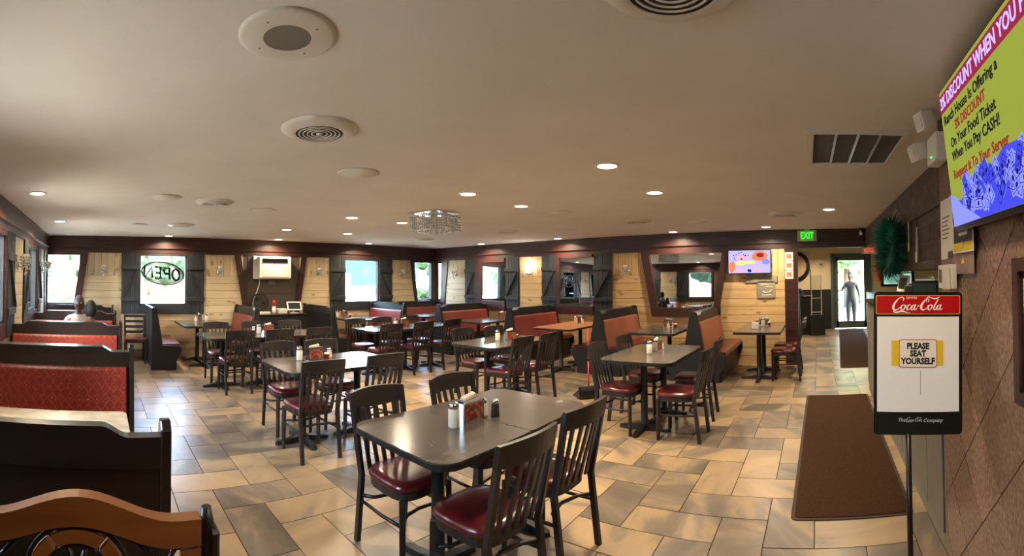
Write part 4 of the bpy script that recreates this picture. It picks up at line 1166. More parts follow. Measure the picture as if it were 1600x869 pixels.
# ---------------------------------------------------------------- lobby dustpan and red broom
t = thing('lobby_dustpan', 'black lobby dustpan with tall red handle standing on the floor', 'dustpan', (5.42, 3.02, 0), -.7)
MB().prism([(-.13, .0), (.13, .0), (.13, .012), (.03, .06), (-.10, .13), (-.13, .12)], -.14, .14, 'x').obj('pan', 'black_plastic', t)
MB().prism([(-.16, .02), (-.06, .05), (-.04, .15), (-.12, .17), (-.17, .12)], -.13, .13, 'x').bevel(.01).obj('hood', 'black_plastic', t)
MB().tube([(0, -.10, .14), (0, -.10, .50)], .012, 8).obj('handle', 'red_plastic', t, label='red handle, lower half')
MB().tube([(0, -.10, .50), (0, -.10, .54)], .016, 8).obj('collar', 'black_plastic', t)
MB().tube([(0, -.10, .54), (0, -.10, .93)], .012, 8).obj('handle', 'red_plastic', t)
t = thing('small_broom', 'black broom head lying beside the lobby dustpan', 'broom', (5.74, 2.80, 0), -.3)
MB().box(-.15, .15, -.03, .03, .055, .09).bevel(.01).obj('block', 'black_plastic', t)
q = MB()
for k in range(24): q.bar((-.14 + k * .0122, 0, .058), (-.15 + k * .013, .01 * ((k % 3) - 1), .0), .012, .05)
tag(q.obj('bristles', 'black_plastic', t), kind='stuff')
MB().tube([(0, 0, .08), (-.06, .10, .17)], .010, 6).obj('stub_handle', 'steel', t)

# ---------------------------------------------------------------- small television, exit sign, notices, sign board
t = thing('wall_television', 'small flat television on the pine wall showing a food picture', 'television', wpos('right', 1.22, 1.65, .09), wrot('right'))
MB().box(-.40, .40, -.025, .02, 0, .445).bevel(.005).obj('housing', 'screen_black', t)
scn = MB().box(-.385, .385, -.0275, -.025, .018, .43).obj('screen', 'tv_food', t)
def blob(par, cx, cz, rx, rz, m, y, n=14, seed=0):
    rnd = random.Random(seed); MB().prism([(cx + rx * (1 + rnd.uniform(-.15, .15)) * math.cos(2 * PI * k / n), cz + rz * (1 + rnd.uniform(-.15, .15)) * math.sin(2 * PI * k / n)) for k in range(n)], y, y - .0006).obj('picture_shape', m, par)
for i, (cx, cz, rx, rz, m_) in enumerate(((.19, .33, .14, .09, 'tv_orange'), (-.32, .13, .06, .11, 'tv_orange'), (-.2, .06, .10, .04, 'tv_pink'), (.02, .21, .09, .03, 'tv_yel'), (.15, .12, .16, .05, 'tv_lilac'),
                                    (-.12, .30, .10, .06, 'tv_pink'), (.30, .22, .07, .05, 'tv_blue2'), (-.16, .2, .1, .04, 'tv_yel'), (.0, .06, .04, .03, 'tv_navy'), (.14, .06, .09, .03, 'tv_pink'), (.2, .34, .07, .04, 'tv_red'))):
    blob(scn, cx, cz, rx, rz, m_, -.0282 - i * .0004, seed=i)
rnd = random.Random(3)
for i in range(14): blob(scn, rnd.uniform(-.37, -.02), rnd.uniform(.26, .42), .012, .012, 'tv_navy', -.034, 6, 40 + i)
MB().box(-.18, .18, .02, .09, .10, .35).obj('wall_bracket', 'black_plastic', t)
MB().box(-.05, .05, -.02, .01, -.02, 0).obj('sensor_bump', 'screen_black', t)
tag(MB().box(-.20, .38, -.02, 0, -.13, -.005).obj('wall_shelf_board', 'greysign', None, wpos('right', 1.10, 1.62, .02), wrot('right')), 'plain grey board on the wall just below the small television', 'board')
t = thing('grey_wall_sign', 'weathered grey rounded sign with a pale swoosh, below the television', 'sign', wpos('right', .93, 1.21, .02), wrot('right'))
MB().prism(rrect(-.165, .165, 0, .30, .03), -.02, 0).obj('board', 'greysign', t)
q = MB()
q.tube([(-.05, -.022, .17), (-.06, -.022, .12), (-.02, -.022, .09), (.05, -.022, .10), (.11, -.022, .15)], [.004, .007, .009, .007, .003], 5)
q.tube([(-.05, -.022, .16), (-.03, -.022, .18), (-.01, -.022, .15)], .004, 5)
q.obj('swoosh', 'script_white', t)
q = MB()
for k, (a, b, z) in enumerate(((-.12, .02, .26), (-.10, .06, .235), (.0, .12, .205), (-.08, .1, .05))): q.box(a, b, -.0215, -.02, z, z + .008)
tag(q.obj('faint_script', 'script_white', t), kind='stuff')
# papers on the post
for k in range(3):
    t = thing('posted_notice', 'small notice with an orange square, %s of three on the post' % ('top', 'middle', 'bottom')[k], 'notice', wpos('right', .50, 1.88 - k * .165, .062), wrot('right'), 'notices on the post')
    MB().box(-.075, .075, -.003, 0, 0, .155).obj('sheet', 'paper', t)
    MB().box(-.045, .045, -.0036, -.003, .035, .12).obj('orange_square', 'peach_print', t)
# green exit sign
t = thing('exit_sign', 'lit green EXIT sign on the header above the hallway', 'exit sign', wpos('right', .165, 2.225, .05), wrot('right'))
MB().box(-.175, .175, -.03, 0, 0, .20).bevel(.006).obj('housing', 'exit_white', t)
MB().box(-.115, .115, -.0315, -.030, .012, .19).obj('lit_panel', 'exit_green', t)
text(t, 'EXIT', .165, (0, -.0335, .10), 'exit_text' if 'exit_text' in M else 'script_white', bold=.002, sx=.72)
MB().box(-.05, .05, -.02, 0, .2, .22).obj('canopy', 'offwhite', t)
t = thing('exit_sign', 'red lettered EXIT sign hanging at the far right of the hallway', 'exit sign', (8.62, -1.02, 2.0), -PI / 2)
MB().box(-.16, .16, -.02, .02, 0, .13).bevel(.004).obj('housing', 'paper', t)
text(t, 'EXIT', .12, (0, -.0225, .065), 'exit_red', bold=.002)
MB().tube([(0, 0, .13), (0, 0, H - 2.0)], .008, 6).obj('stem', 'offwhite', t)
# security camera
t = thing('security_camera', 'small security camera in the ceiling corner above the hallway', 'camera', (8.2, -.80, H - .0), 0)
MB().lathe([(.035, 0), (.035, -.03), (.02, -.04)], 14).obj('mount', 'black_plastic', t)
MB().tube([(0, 0, -.04), (-.02, 0, -.09), (-.10, 0, -.11)], [.012, .03, .03], 10).obj('body', 'white_plastic', t)

# ---------------------------------------------------------------- hallway, entrance
hx = 13.8
q = MB()
q.box(hx, hx + .15, .0, 2.0, 0, H); q.box(hx, hx + .15, -.47, .0, 0, H); q.box(hx, hx + .15, -1.60, -.47, 2.27, H)
q.box(hx, hx + .15, -1.98, -1.60, 0, H); q.box(hx, hx + .15, -2.95, -1.98, 0, 1.25); q.box(hx, hx + .15, -2.95, -1.98, 2.1, H); q.box(hx, hx + .15, -4.2, -2.95, 0, H)
tag(q.obj('wall_entrance', 'cream_wall'), kind='structure')
tag(MB().box(D2 + .14, hx + .15, 1.75, 1.87, 0, H).obj('wall_hall_left', 'cream_wall'), kind='structure')
tag(MB().box(D2, D2 + .14, .585, 1.80, 0, H).obj('wall_hall_return', 'cream_wall'), kind='structure')
tag(MB().box(-1.2, hx + .15, -4.25, -4.1, 0, H).obj('wall_kitchen', 'cream_wall'), kind='structure')
tag(MB().box(XL - .14, XL, -4.2, -1.6, 0, H).obj('wall_near', 'cream_wall'), kind='structure')
tag(MB().box(hx - .02, hx, -.46, 1.75, 0, 1.15).obj('wall_wainscot', 'plaster_dark'), kind='structure')
tag(MB().box(hx - .035, hx, -.46, 1.75, 1.15, 1.19).obj('trim_11', 'plaster_dark'), kind='structure')
# door
d = bpy.data.objects.new('door_1', None); C.objects.link(d); d.location = (hx, -1.035, 0); tag(d, kind='structure')
M['door_green'] = mat('door_grey_green', '#4e5a50', .5)
for s in (-1, 1): MB().box(-.04, .12, s * .565 - .05, s * .565 + .05, 0, 2.27).obj('door_jamb', 'door_green', d)
MB().box(-.04, .12, -.565, .565, 2.17, 2.27).obj('door_head', 'door_green', d)
q = MB()
for s in (-1, 1): q.box(.0, .05, s * .46 - .065, s * .46 + .065, .02, 2.17)
q.box(.0, .05, -.46, .46, .02, .22); q.box(.0, .05, -.46, .46, 2.06, 2.17)
q.obj('door_leaf', 'door_green', d)
MB().box(.02, .028, -.40, .40, .22, 2.06).obj('pane', 'glass', d)
MB().tube([(-.03, .40, .85), (-.07, .40, .87), (-.07, .40, 1.2), (-.03, .40, 1.22)], .012, 6).obj('door_handle', 'steel', d)
wq = bpy.data.objects.new('window_9', None); C.objects.link(wq); wq.location = (hx, -2.465, 1.25); tag(wq, kind='structure')
MB().box(.05, .058, -.485, .485, 0, .85).obj('pane', 'glass', wq)
for s in (-1, 1): MB().box(-.03, .1, s * .475 - .045, s * .475 + .045, 0, .85).obj('frame_side', 'plaster_dark', wq)
MB().box(-.03, .1, -.48, .48, 0, .06).obj('frame_bottom', 'plaster_dark', wq); MB().box(-.03, .1, -.48, .48, .79, .85).obj('frame_top', 'plaster_dark', wq)
MB().box(-.0, .06, -.48, .48, .38, .42).obj('frame_rail', 'plaster_dark', wq)
# clock
t = thing('wall_clock', 'big round wall clock with black rim beyond the hallway opening', 'clock', (hx - .0, .66, 1.90), -PI / 2)
MB().ring([(.46 * math.cos(2 * PI * k / 40), .46 * math.sin(2 * PI * k / 40)) for k in range(40)], [(.35 * math.cos(2 * PI * k / 40), .35 * math.sin(2 * PI * k / 40)) for k in range(40)], -.06, 0).obj('rim', 'black_plastic', t)
MB().lathe([(.355, 0), (.355, .02)], 40).obj('face', 'clock_face', t, (0, 0, 0), (PI / 2, 0, 0))
MB().bar((-.02, -.028, .0), (-.24, -.028, -.07), .015, .004).obj('hour_hand', 'ink', t); MB().bar((.02, -.028, .01), (.22, -.028, .06), .012, .004).obj('minute_hand', 'ink', t)
q = MB()
for k in range(12): a = k * PI / 6; q.bar((.30 * math.cos(a), -.022, .30 * math.sin(a)), (.33 * math.cos(a), -.022, .33 * math.sin(a)), .012, .003)
tag(q.obj('hour_marks', 'ink', t), kind='stuff')
# door chime box, wall thermostat
t = thing('wall_switch_box', 'small grey box on the cream wall left of the entrance door', 'wall box', (hx, -.13, 1.86), -PI / 2)
MB().box(-.06, .06, -.03, 0, 0, .17).bevel(.006).obj('case', 'offwhite', t); MB().box(-.035, .035, -.033, -.03, .05, .12).obj('dial', 'grille_grey', t)
# host stand, screen
t = thing('host_stand', 'black host stand at the end of the hallway', 'host stand', (12.7, .42, 0), 0)
MB().box(-.22, .22, -.26, .36, 0, 1.02).obj('body', 'plaster_dark', t); MB().box(-.26, .26, -.30, .40, 1.02, 1.06).bevel(.005).obj('top', 'black_wood', t)
MB().box(-.235, -.22, -.22, .32, .1, .95).obj('front_panel', 'booth_black', t)
t = thing('clear_barrier', 'upright clear barrier with white frame beside the host stand', 'barrier', (12.4, .02, 0), .25)
MB().box(-.006, .006, -.14, .14, .95, 1.62).obj('clear_sheet', 'acrylic', t)
q = MB()
for y in (-.14, .14): q.bar((0, y, .55), (0, y, 1.62), .018)
q.bar((0, -.14, .62), (0, .14, .62), .018); q.bar((0, -.14, 1.0), (0, .14, 1.0), .014)
q.obj('frame', 'white_plastic', t); MB().box(-.12, .12, -.2, .2, 0, .55).obj('foot_box', 'plaster_dark', t)
MB().bar((0, .16, .9), (0, .16, 1.78), .03, .015).obj('dark_post', 'black_plastic', t)
# dark gate beside the post with hooks
t = thing('folding_gate', 'dark folded gate with chrome levers beside the red brown post', 'gate', (8.62, .42, 0), 0)
MB().box(-.10, .10, -.03, .03, 0.02, 1.30).bevel(.006).obj('leaf', 'booth_black', t)
MB().box(-.08, .12, -.09, -.05, 0.02, 1.24).bevel(.006).obj('leaf', 'booth_black', t)
for z in (1.22, .84, .78): 
    hh = MB(); hh.tube([(-.10, -.02, z), (-.16, -.01, z), (-.17, .05, z - .01)], .010, 6); hh.sphere((-.165, .0, z), .02, sub=1); hh.obj('lever', 'chrome', t)
# mats
def floor_mat(label, x0, x1, y0, y1, rz=0):
    t = thing('floor_mat', label, 'mat', ((x0 + x1) / 2, (y0 + y1) / 2, 0), rz, 'brown entrance mats')
    w_, d_ = x1 - x0, y1 - y0
    MB().prism(rrect(-w_ / 2, w_ / 2, -d_ / 2, d_ / 2, .04), 0, .006, 'z').obj('rubber_edge', 'mat_edge', t)
    MB().prism(rrect(-w_ / 2 + .025, w_ / 2 - .025, -d_ / 2 + .025, d_ / 2 - .025, .03), .006, .011, 'z').obj('carpet', 'mat', t)
floor_mat('large brown floor mat in the aisle before the service counter', 2.97, 6.08, -.63, .18, -.012)
floor_mat('far brown floor mat leading to the entrance door', 7.85, 13.5, -1.22, -.50, -.045)

# ---------------------------------------------------------------- front wall: counter, planks, marble
hw_ = MB().box(2.5, 6.3, -1.05, -.70, 0, 1.22).obj('wall_counter', 'grey_wain'); tag(hw_, kind='structure')
for x in (2.52, 2.9, 3.75, 4.6, 5.45): MB().box(x, x + (.36 if x < 2.6 else .83), -.70, -.686, .10, 1.20).bevel(.004).obj('panel', 'grey_wain', hw_)
hw2 = MB().box(8.5, 13.7, -1.62, -1.48, 0, 1.1).obj('wall_hall_right', 'grey_wain'); tag(hw2, kind='structure')
ct = tag(MB().box(2.5, 6.35, -1.35, -.66, 1.221, 1.2595).bevel(.005).obj('service_counter', 'black_wood'), 'dark service counter top behind the standing sign', 'counter')
# upper service wall with planks
us = MB().box(2.5, 6.2, YF - .14, YF - .02, 1.62, 2.12).obj('wall_service_upper', 'serv_dark'); tag(us, kind='structure')
hb = MB().box(2.5, D2 + .14, YF - .14, YF, 2.11, H).obj('wall_service_header', 'beam_front'); tag(hb, kind='structure')
tag(MB().box(2.5, D2, YF, YF + .03, 2.085, 2.115).obj('trim_12', 'beam_front'), kind='structure')
rnd = random.Random(5)
for r_, (za, zb) in enumerate(((1.62, 1.70), (1.70, 1.86), (1.86, 1.98), (1.98, 2.085))):
    x = 2.5
    while x < 6.2:
        ln = rnd.uniform(.5, 1.1); x1 = min(6.2, x + ln)
        q = MB(); q.box(-(x1 - x) / 2 + .002, (x1 - x) / 2 - .002, -.02, rnd.choice((.0, .004, .008)), -(zb - za) / 2 + .002, (zb - za) / 2 - .002)
        q.obj('plank', 'serv_dark' if rnd.random() < .75 else 'serv_rough', us, ((x + x1) / 2, YF, (za + zb) / 2)); x = x1
x = 2.5
while x < D2:
    x1 = min(D2, x + rnd.uniform(.9, 1.5))
    q = MB(); q.box(-(x1 - x) / 2 + .002, (x1 - x) / 2 - .002, -.02, .006, -.15, .15); q.obj('plank', 'serv_rough', hb, ((x + x1) / 2, YF, 2.28)); x = x1
# marble wall
mw = MB().box(-1.6, 2.49, -.84, -.712, 0, H).obj('wall_front', 'marble_grout'); tag(mw, kind='structure')
mwe = MB().box(2.47, 2.5, -.91, -.70, 0, H).obj('wall_front_edge', 'marble'); tag(mwe, kind='structure')
hd_ = .221; cache = {}
for i in range(-10, 6):
    for j in range(-8, 8):
        if (i + j) % 2: continue
        cx, cz = 1.69 + i * hd_, 1.35 + j * hd_
        if cx < .9: continue
        p = clip_poly([(cx - hd_ + .004, cz), (cx, cz - hd_ + .004), (cx + hd_ - .004, cz), (cx, cz + hd_ - .004)], .9, 2.468, 0, H)
        if len(p) < 3: continue
        area = abs(sum(p[k][0] * p[(k + 1) % len(p)][1] - p[(k + 1) % len(p)][0] * p[k][1] for k in range(len(p)))) / 2
        if area < .002: continue
        MB().prism([(a - cx, b - cz) for a, b in p], -.014, 0).obj('granite_tile', 'marble', mw, (cx, -.70, cz))

# ---------------------------------------------------------------- big television
t = thing('large_television', 'large television at upper right showing a lime discount notice', 'television', (1.4275, -.641, 1.772), (math.radians(6.2), 0, PI))
t.scale = (.935, 1, .95)
TWH, TH_ = .575, .66
MB().box(-TWH, TWH, -.02, .04, 0, TH_).bevel(.006).obj('housing', 'screen_black', t)
MB().box(-TWH + .014, TWH - .014, -.0225, -.02, .024, TH_ - .012).obj('screen', 'tv_lime', t)
MB().box(-.2, .2, .04, .10, .15, .45).obj('wall_bracket', 'black_plastic', t)
MB().box(-TWH + .014, TWH - .014, -.0235, -.0225, .548, .632).obj('red_banner', 'tv_red', t)
text(t, '3% DISCOUNT WHEN YOU PAY CASH', .074, (-.553, -.0245, .588), 'tv_lilac', align='LEFT', name='banner_text', sx=.93, bold=.0012)
for s_, z_, x_, sz, mm_ in (('Ranch House Is Offering a', .505, -.205, .060, 'tv_ink'), ('3% DISCOUNT', .447, -.20, .056, 'tv_textred'), ('On Your Food Ticket', .388, -.20, .060, 'tv_ink'),
                        ('When You Pay CASH!', .328, -.19, .060, 'tv_ink'), ('Request It To Your Server', .248, -.17, .057, 'tv_textred')):
    text(t, s_, sz, (x_, -.0245, z_), mm_, name='notice_text', bold=.0008)
# money picture
mny = MB().prism([(-.561, .024), (.561, .024), (.561, .25), (.30, .22), (.08, .235), (-.02, .19), (-.18, .20), (-.30, .18), (-.42, .13), (-.561, .135)], -.0232, -.0226).obj('money_pile', 'tv_blue', t)
rnd = random.Random(11)
for k in range(90):
    cx, cz = rnd.uniform(-.36, .49), rnd.uniform(.082, .19); a = rnd.uniform(-1.2, 1.2); w_, h_ = .05, .024
    c_, s_ = math.cos(a), math.sin(a); y_ = -.0236 - k * .00002
    P = [(cx + (u * w_) * c_ - (v * h_) * s_, cz + (u * w_) * s_ + (v * h_) * c_) for u, v in ((-1, -1), (1, -1), (1, 1), (-1, 1))]
    P = clip_poly(P, -.55, .55, .026, .3)
    if len(P) < 3 or cz - .055 < .026: continue
    b_ = MB().prism(P, y_, y_ - .0003).obj('banknote', 'tv_blue2' if k % 3 else 'tv_blue', mny)
    q = MB(); e_ = .0028
    P2 = [(cx + (u * w_ * .82) * c_ - (v * h_ * .72) * s_, cz + (u * w_ * .82) * s_ + (v * h_ * .72) * c_) for u, v in ((-1, -1), (1, -1), (1, 1), (-1, 1))]
    P3 = [(cx + (u * w_ * .76) * c_ - (v * h_ * .6) * s_, cz + (u * w_ * .76) * s_ + (v * h_ * .6) * c_) for u, v in ((-1, -1), (1, -1), (1, 1), (-1, 1))]
    q.ring(P2, P3, y_ - .0003, y_ - .0006)
    q.prism([(cx + .010 * math.cos(i * PI / 4), cz + .010 * math.sin(i * PI / 4)) for i in range(8)], y_ - .0003, y_ - .0006)
    q.obj('banknote_print', 'tv_navy', mny)
hn = MB()
hn.prism([(-.561, .024), (-.20, .024), (-.40, .10), (-.49, .155), (-.561, .175)], -.0256, -.0262)
for k in range(4): hn.prism([(-.49 + k * .004, .12 - k * .018), (-.455 + k * .006, .10 - k * .018), (-.45 + k * .006, .108 - k * .018), (-.485 + k * .004, .134 - k * .018)], -.0262, -.0266)
hn.obj('hand_picture', 'tv_blue2', t)
MB().sphere((-TWH + .006, -.021, .40), .004, sub=1).obj('power_light', 'white_plastic', t)

# emergency light
t = thing('emergency_light', 'white twin head emergency light beside the large television', 'emergency light', (2.33, -.683, 2.17), PI)
MB().box(-.11, .08, -.07, 0, 0, .15).bevel(.012, 2).obj('case', 'white_plastic', t)
for x in (-.17, .0):
    hd2 = MB().box(-.045, .045, -.05, .03, -.045, .05).bevel(.01, 2).obj('lamp_head', 'white_plastic', t, (x, -.095, .10 + (.12 if x == 0 else 0)), (.3, 0, .25))
    MB().box(-.035, .035, -.054, -.05, -.035, .04).bevel(.002).obj('lamp_lens', 'offwhite', hd2)
MB().sphere((.0, -.073, .03), .005, sub=1).obj('green_indicator', 'led_green', t)
tag(MB().box(2.33, 2.46, -.698, -.684, 2.28, H - .005).obj('mounting_board', 'serv_dark'), 'dark board behind the twin head emergency light', 'board')
# papers, thermostat, menu cards
t = thing('posted_letter', 'tall white printed sheet taped left of the large television', 'notice', (2.32, -.685, 1.66), PI)
MB().box(-.11, .11, -.002, 0, 0, .32).obj('sheet', 'paper', t)
q = MB()
for k in range(6): q.box(-.08, .06 - .02 * (k % 3), -.0028, -.002, .22 - k * .022, .226 - k * .022)
q.obj('printed_lines', 'grille_grey', t)
t = thing('menu_board', 'black and yellow notice board just below the large television', 'notice', (2.02, -.685, 1.68), PI)
MB().box(-.15, .15, -.012, 0, 0, .14).obj('board', 'black_plastic', t); MB().box(-.145, .14, -.0135, -.012, .01, .048).obj('yellow_strip', 'yellow', t)
MB().ring([(-.15, 0), (.15, 0), (.15, .14), (-.15, .14)], [(-.142, .008), (.142, .008), (.142, .132), (-.142, .132)], -.015, -.012).obj('pale_rim', 'paper', t)
text(t, 'CASH', .045, (.0, -.0138, .085), 'script_white', sx=.9) if False else MB().box(-.06, .07, -.0138, -.012, .08, .095).obj('pale_print', 'silver_print', t)
MB().sphere((.0, -.016, .035), .012, (1, .3, 1.6), 1).obj('pale_figure', 'silver_print', t)
t = thing('taped_flyer', 'faded pink and lilac flyer taped under the black and yellow board', 'notice', (2.08, -.685, 1.58), PI)
M['flyer'] = varied(mat('faded_flyer', '#8d7370', .6), '#7c6269', '#a58c80', (12, 12, 12))[0]
MB().box(-.22, .18, -.002, 0, 0, .12).obj('sheet', 'flyer', t); MB().prism([(.0, .05), (.05, .05), (.03, .08)], -.004, -.002).obj('yellow_mark', 'yellow', t)
t = thing('thermostat', 'white wall thermostat above the standing sign', 'thermostat', (2.28, -.685, 1.505), PI)
MB().box(-.125, .125, -.03, 0, 0, .125).bevel(.008, 2).obj('case', 'white_plastic', t); MB().box(-.10, -.03, -.032, -.03, .03, .10).obj('display', 'grille_grey', t)
MB().box(.0, .115, -.045, -.03, -.005, .115).bevel(.006).obj('cover', 'white_plastic', t)
t = thing('framed_notice', 'dark wooden frame with pale panels at the right photo edge', 'picture frame', (1.28, -.685, 1.13), PI)
MB().ring([(-.16, 0), (.3, 0), (.3, .50), (-.16, .50)], [(-.115, .045), (.255, .045), (.255, .455), (-.115, .455)], -.03, 0).obj('frame', 'mahogany', t)
MB().box(-.115, .255, -.012, 0, .045, .455).obj('backing', 'ink', t)
for z in (.06, .26): MB().box(-.10, .24, -.014, -.012, z, z + .17).obj('pale_panel', 'paper', t)

# ---------------------------------------------------------------- wreath and hanging decor
t = thing('tinsel_wreath', 'bushy teal tinsel wreath hanging on the service wall', 'wreath', (4.72, -.77, 1.87), 0)
t.scale = (1.15, 1.25, 1.2)
rnd = random.Random(2); q = MB()
for k in range(3000):
    a = rnd.uniform(0, 2 * PI); b = rnd.uniform(0, 2 * PI)
    R0, r0 = .15, .115
    c_ = Vector((math.cos(a) * R0, 0, math.sin(a) * R0 * 1.05)); nrm = Vector((math.cos(a) * math.cos(b), math.sin(b), math.sin(a) * math.cos(b)))
    p = c_ + nrm * r0 * .2; e = c_ + nrm * r0 * rnd.uniform(.9, 1.4) + Vector((rnd.uniform(-.03, .03), rnd.uniform(-.03, .03), rnd.uniform(-.03, .03)))
    sd = nrm.cross(Vector((rnd.random(), rnd.random(), rnd.random()))).normalized() * .005
    v = [q.bm.verts.new(x) for x in (p - sd, p + sd, e)]; q.bm.faces.new(v)
q.tube([(.17 * math.cos(2 * PI * k / 20), 0, .178 * math.sin(2 * PI * k / 20)) for k in range(20)], .055, 8, closed=True)
tag(q.obj('tinsel', 'tinsel', t), kind='stuff')
MB().tube([(0, 0, .2), (.0, -.06, .33)], .003, 4).obj('hanging_string', 'paper', t)
for k in range(5): 
    a = k * .35; MB().prism([(0, 0), (.05, .03), (.06, -.04)], -.01, .01).obj('ribbon_leaf', 'orange_ribbon', t, (.18 + .02 * k, .06, -.12 - .03 * k), (0, a, .6))
t = thing('hanging_utensil', 'pale wooden spoon hanging right of the tinsel wreath', 'utensil', (4.28, YF + .03, 1.80), PI)
MB().bar((0, 0, .10), (0, 0, .30), .012, .008).obj('handle', 'offwhite', t); MB().sphere((0, 0, .05), .03, (1, .3, 1.7), 2).obj('bowl', 'offwhite', t)
t = thing('hanging_utensil', 'long pale spatula with tag hanging beside the spoon', 'utensil', (3.92, YF + .03, 1.70), PI)
MB().prism([(-.03, .0), (.03, .0), (.012, .30), (-.008, .30)], -.006, .006).obj('blade', 'offwhite', t); MB().bar((0, 0, .3), (0, 0, .42), .010, .008).obj('handle', 'serv_rough', t)
MB().box(-.035, .035, -.010, -.006, -.01, .08).obj('tag', 'paper', t)
# items on the pass-through counter
t = thing('coffee_brewer', 'black machine on the service counter above the standing sign', 'coffee machine', (4.42, -1.10, 1.26), PI - .5)
MB().box(-.17, .17, -.12, .14, 0, .26).bevel(.02, 2).obj('body', 'black_plastic', t); MB().lathe([(.014, 0), (.014, .012)], 12).obj('dial', 'chrome', t, (-.06, -.12, .2), (PI / 2, 0, 0)); MB().lathe([(.014, 0), (.014, .012)], 12).obj('dial', 'chrome', t, (.07, -.12, .21), (PI / 2, 0, 0))
MB().box(-.12, .12, -.10, .10, .26, .28).obj('lid', 'steel', t)
t = thing('till_tablet', 'white framed tablet on the pass through counter', 'tablet', (5.95, -1.12, 1.26), PI + .3)
fr = MB().box(-.14, .14, -.012, .012, 0, .22).bevel(.005).obj('tablet_frame', 'white_plastic', t, (0, 0, .10), (-.25, 0, 0))
MB().box(-.10, .10, -.015, -.012, .035, .185).obj('tablet_screen', 'grey_panel', fr); MB().box(-.08, .08, -.06, .06, 0, .02).obj('stand_foot', 'black_plastic', t); MB().bar((0, .0, .02), (0, .02, .16), .03).obj('stand_neck', 'black_plastic', t)
tag(MB().box(-.13, .13, -.1, .1, 0, .20).bevel(.01).obj('ticket_printer', 'grille_grey', None, (5.25, -1.15, 1.26), -.5), 'grey box on the pass through counter between tablet and black machine', 'printer')
tag(MB().box(-.25, .25, -.10, .10, 0, .06).bevel(.015).obj('black_tray', 'black_plastic', None, (5.62, -.90, 1.26)), 'low black tray on the counter below the wreath', 'tray')
for k, (x, m_) in enumerate(((3.95, 'white_plastic'), (4.85, 'white_plastic'), (4.98, 'tee'))):
    tag(MB().lathe([(.03, 0), (.035, .20), (.02, .27), (.02, .30)], 12).obj('bottle', m_, None, (x, -1.25, 1.26)), ('pale bottle right of the black counter machine', 'white bottle just left of the black counter machine', 'grey bottle beside the grey counter box')[k], 'bottle')

# ---------------------------------------------------------------- standing sign
t = thing('standing_sign', 'black framed red and white standing sign reading please seat yourself', 'sign', (1.960, -.384, 0), 0)
t.rotation_euler = (0, 0, math.atan2(-(1.985 - 1.905), .38) - PI / 2 - .0)
# local x to viewer right: world direction from (1.985,-.235) to (1.905,-.615)
dirx = Vector((1.903 - 1.986, -.618 + .238, 0)).normalized()
t.rotation_euler = (0, 0, math.atan2(dirx.y, dirx.x))
z0, z1, hw = .885, 1.505, .193
board = MB().prism(rrect(-hw, hw, z0, z1, .018), -.012, .012).obj('board_frame', 'sign_black', t)
board.rotation_euler = (0, math.radians(1.2), 0)
board.location = (.024, 0, 0)
MB().box(-.178, .178, -.0135, -.012, .985, 1.398).obj('white_panel', 'sign_white', board)
MB().prism(rrect(-.184, .184, 1.408, 1.492, .008), -.0145, -.012).obj('gold_border', 'gold', board)
MB().prism(rrect(-.180, .180, 1.412, 1.488, .007), -.0155, -.0145).obj('red_header', 'coke_red', board)
MB().box(-.115, .11, -.0145, -.0135, 1.185, 1.295).obj('yellow_card', 'yellow', board)
MB().prism(rrect(-.083, .083, 1.178, 1.300, .012), -.0155, -.0145).obj('red_card_rim', 'coke_red', board)
MB().prism(rrect(-.080, .080, 1.181, 1.297, .010), -.0162, -.0155).obj('white_card', 'paper', board)
for s_, z_ in (('PLEASE', 1.270), ('SEAT', 1.238), ('YOURSELF', 1.205)): text(board, s_, .036, (0, -.0168, z_), 'ink', bold=.0017, name='card_text', sx=.86)
MB().box(.010, .012, -.0142, -.0135, 1.06, 1.165).obj('thin_crack', 'grille_grey', board)
text(board, 'SIEMPRE', .014, (-.028, -.0162, 1.480), 'script_white', name='small_text', sx=.95)
MB().tube([(0, 0, .02), (0, 0, .89)], .013, 10).obj('post', 'black_plastic', t)
MB().lathe([(.17, 0), (.17, .012), (.05, .025), (.02, .05)], 28).obj('round_base', 'black_plastic', t)
# script lettering made of swelling strokes
def cr_spline(P, n=7):
    out = []
    P = [P[0]] + list(P) + [P[-1]]
    for i in range(1, len(P) - 2):
        for k in range(n):
            u = k / n; a, b, c_, d_ = P[i - 1], P[i], P[i + 1], P[i + 2]
            out.append(tuple(.5 * ((2 * b[j]) + (-a[j] + c_[j]) * u + (2 * a[j] - 5 * b[j] + 4 * c_[j] - d_[j]) * u * u + (-a[j] + 3 * b[j] - 3 * c_[j] + d_[j]) * u ** 3) for j in range(3)))
    out.append(P[-2]); return out
def script(par, strokes, x0, zb, sc, y, m, name):
    q = MB()
    for st in strokes:
        S = cr_spline(st); Lf, Rt = [], []
        for i, (x, z, w_) in enumerate(S):
            a, b = S[max(i - 1, 0)], S[min(i + 1, len(S) - 1)]
            dx, dz = b[0] - a[0], b[1] - a[1]; l_ = math.hypot(dx, dz) or 1
            nx, nz = -dz / l_ * w_ / 2, dx / l_ * w_ / 2
            Lf.append(q.bm.verts.new((x0 + (x + nx) * sc, y, zb + (z + nz) * sc))); Rt.append(q.bm.verts.new((x0 + (x - nx) * sc, y, zb + (z - nz) * sc)))
        for i in range(len(S) - 1): q.bm.faces.new((Lf[i], Lf[i + 1], Rt[i + 1], Rt[i]))
    return q.obj(name, m, par)
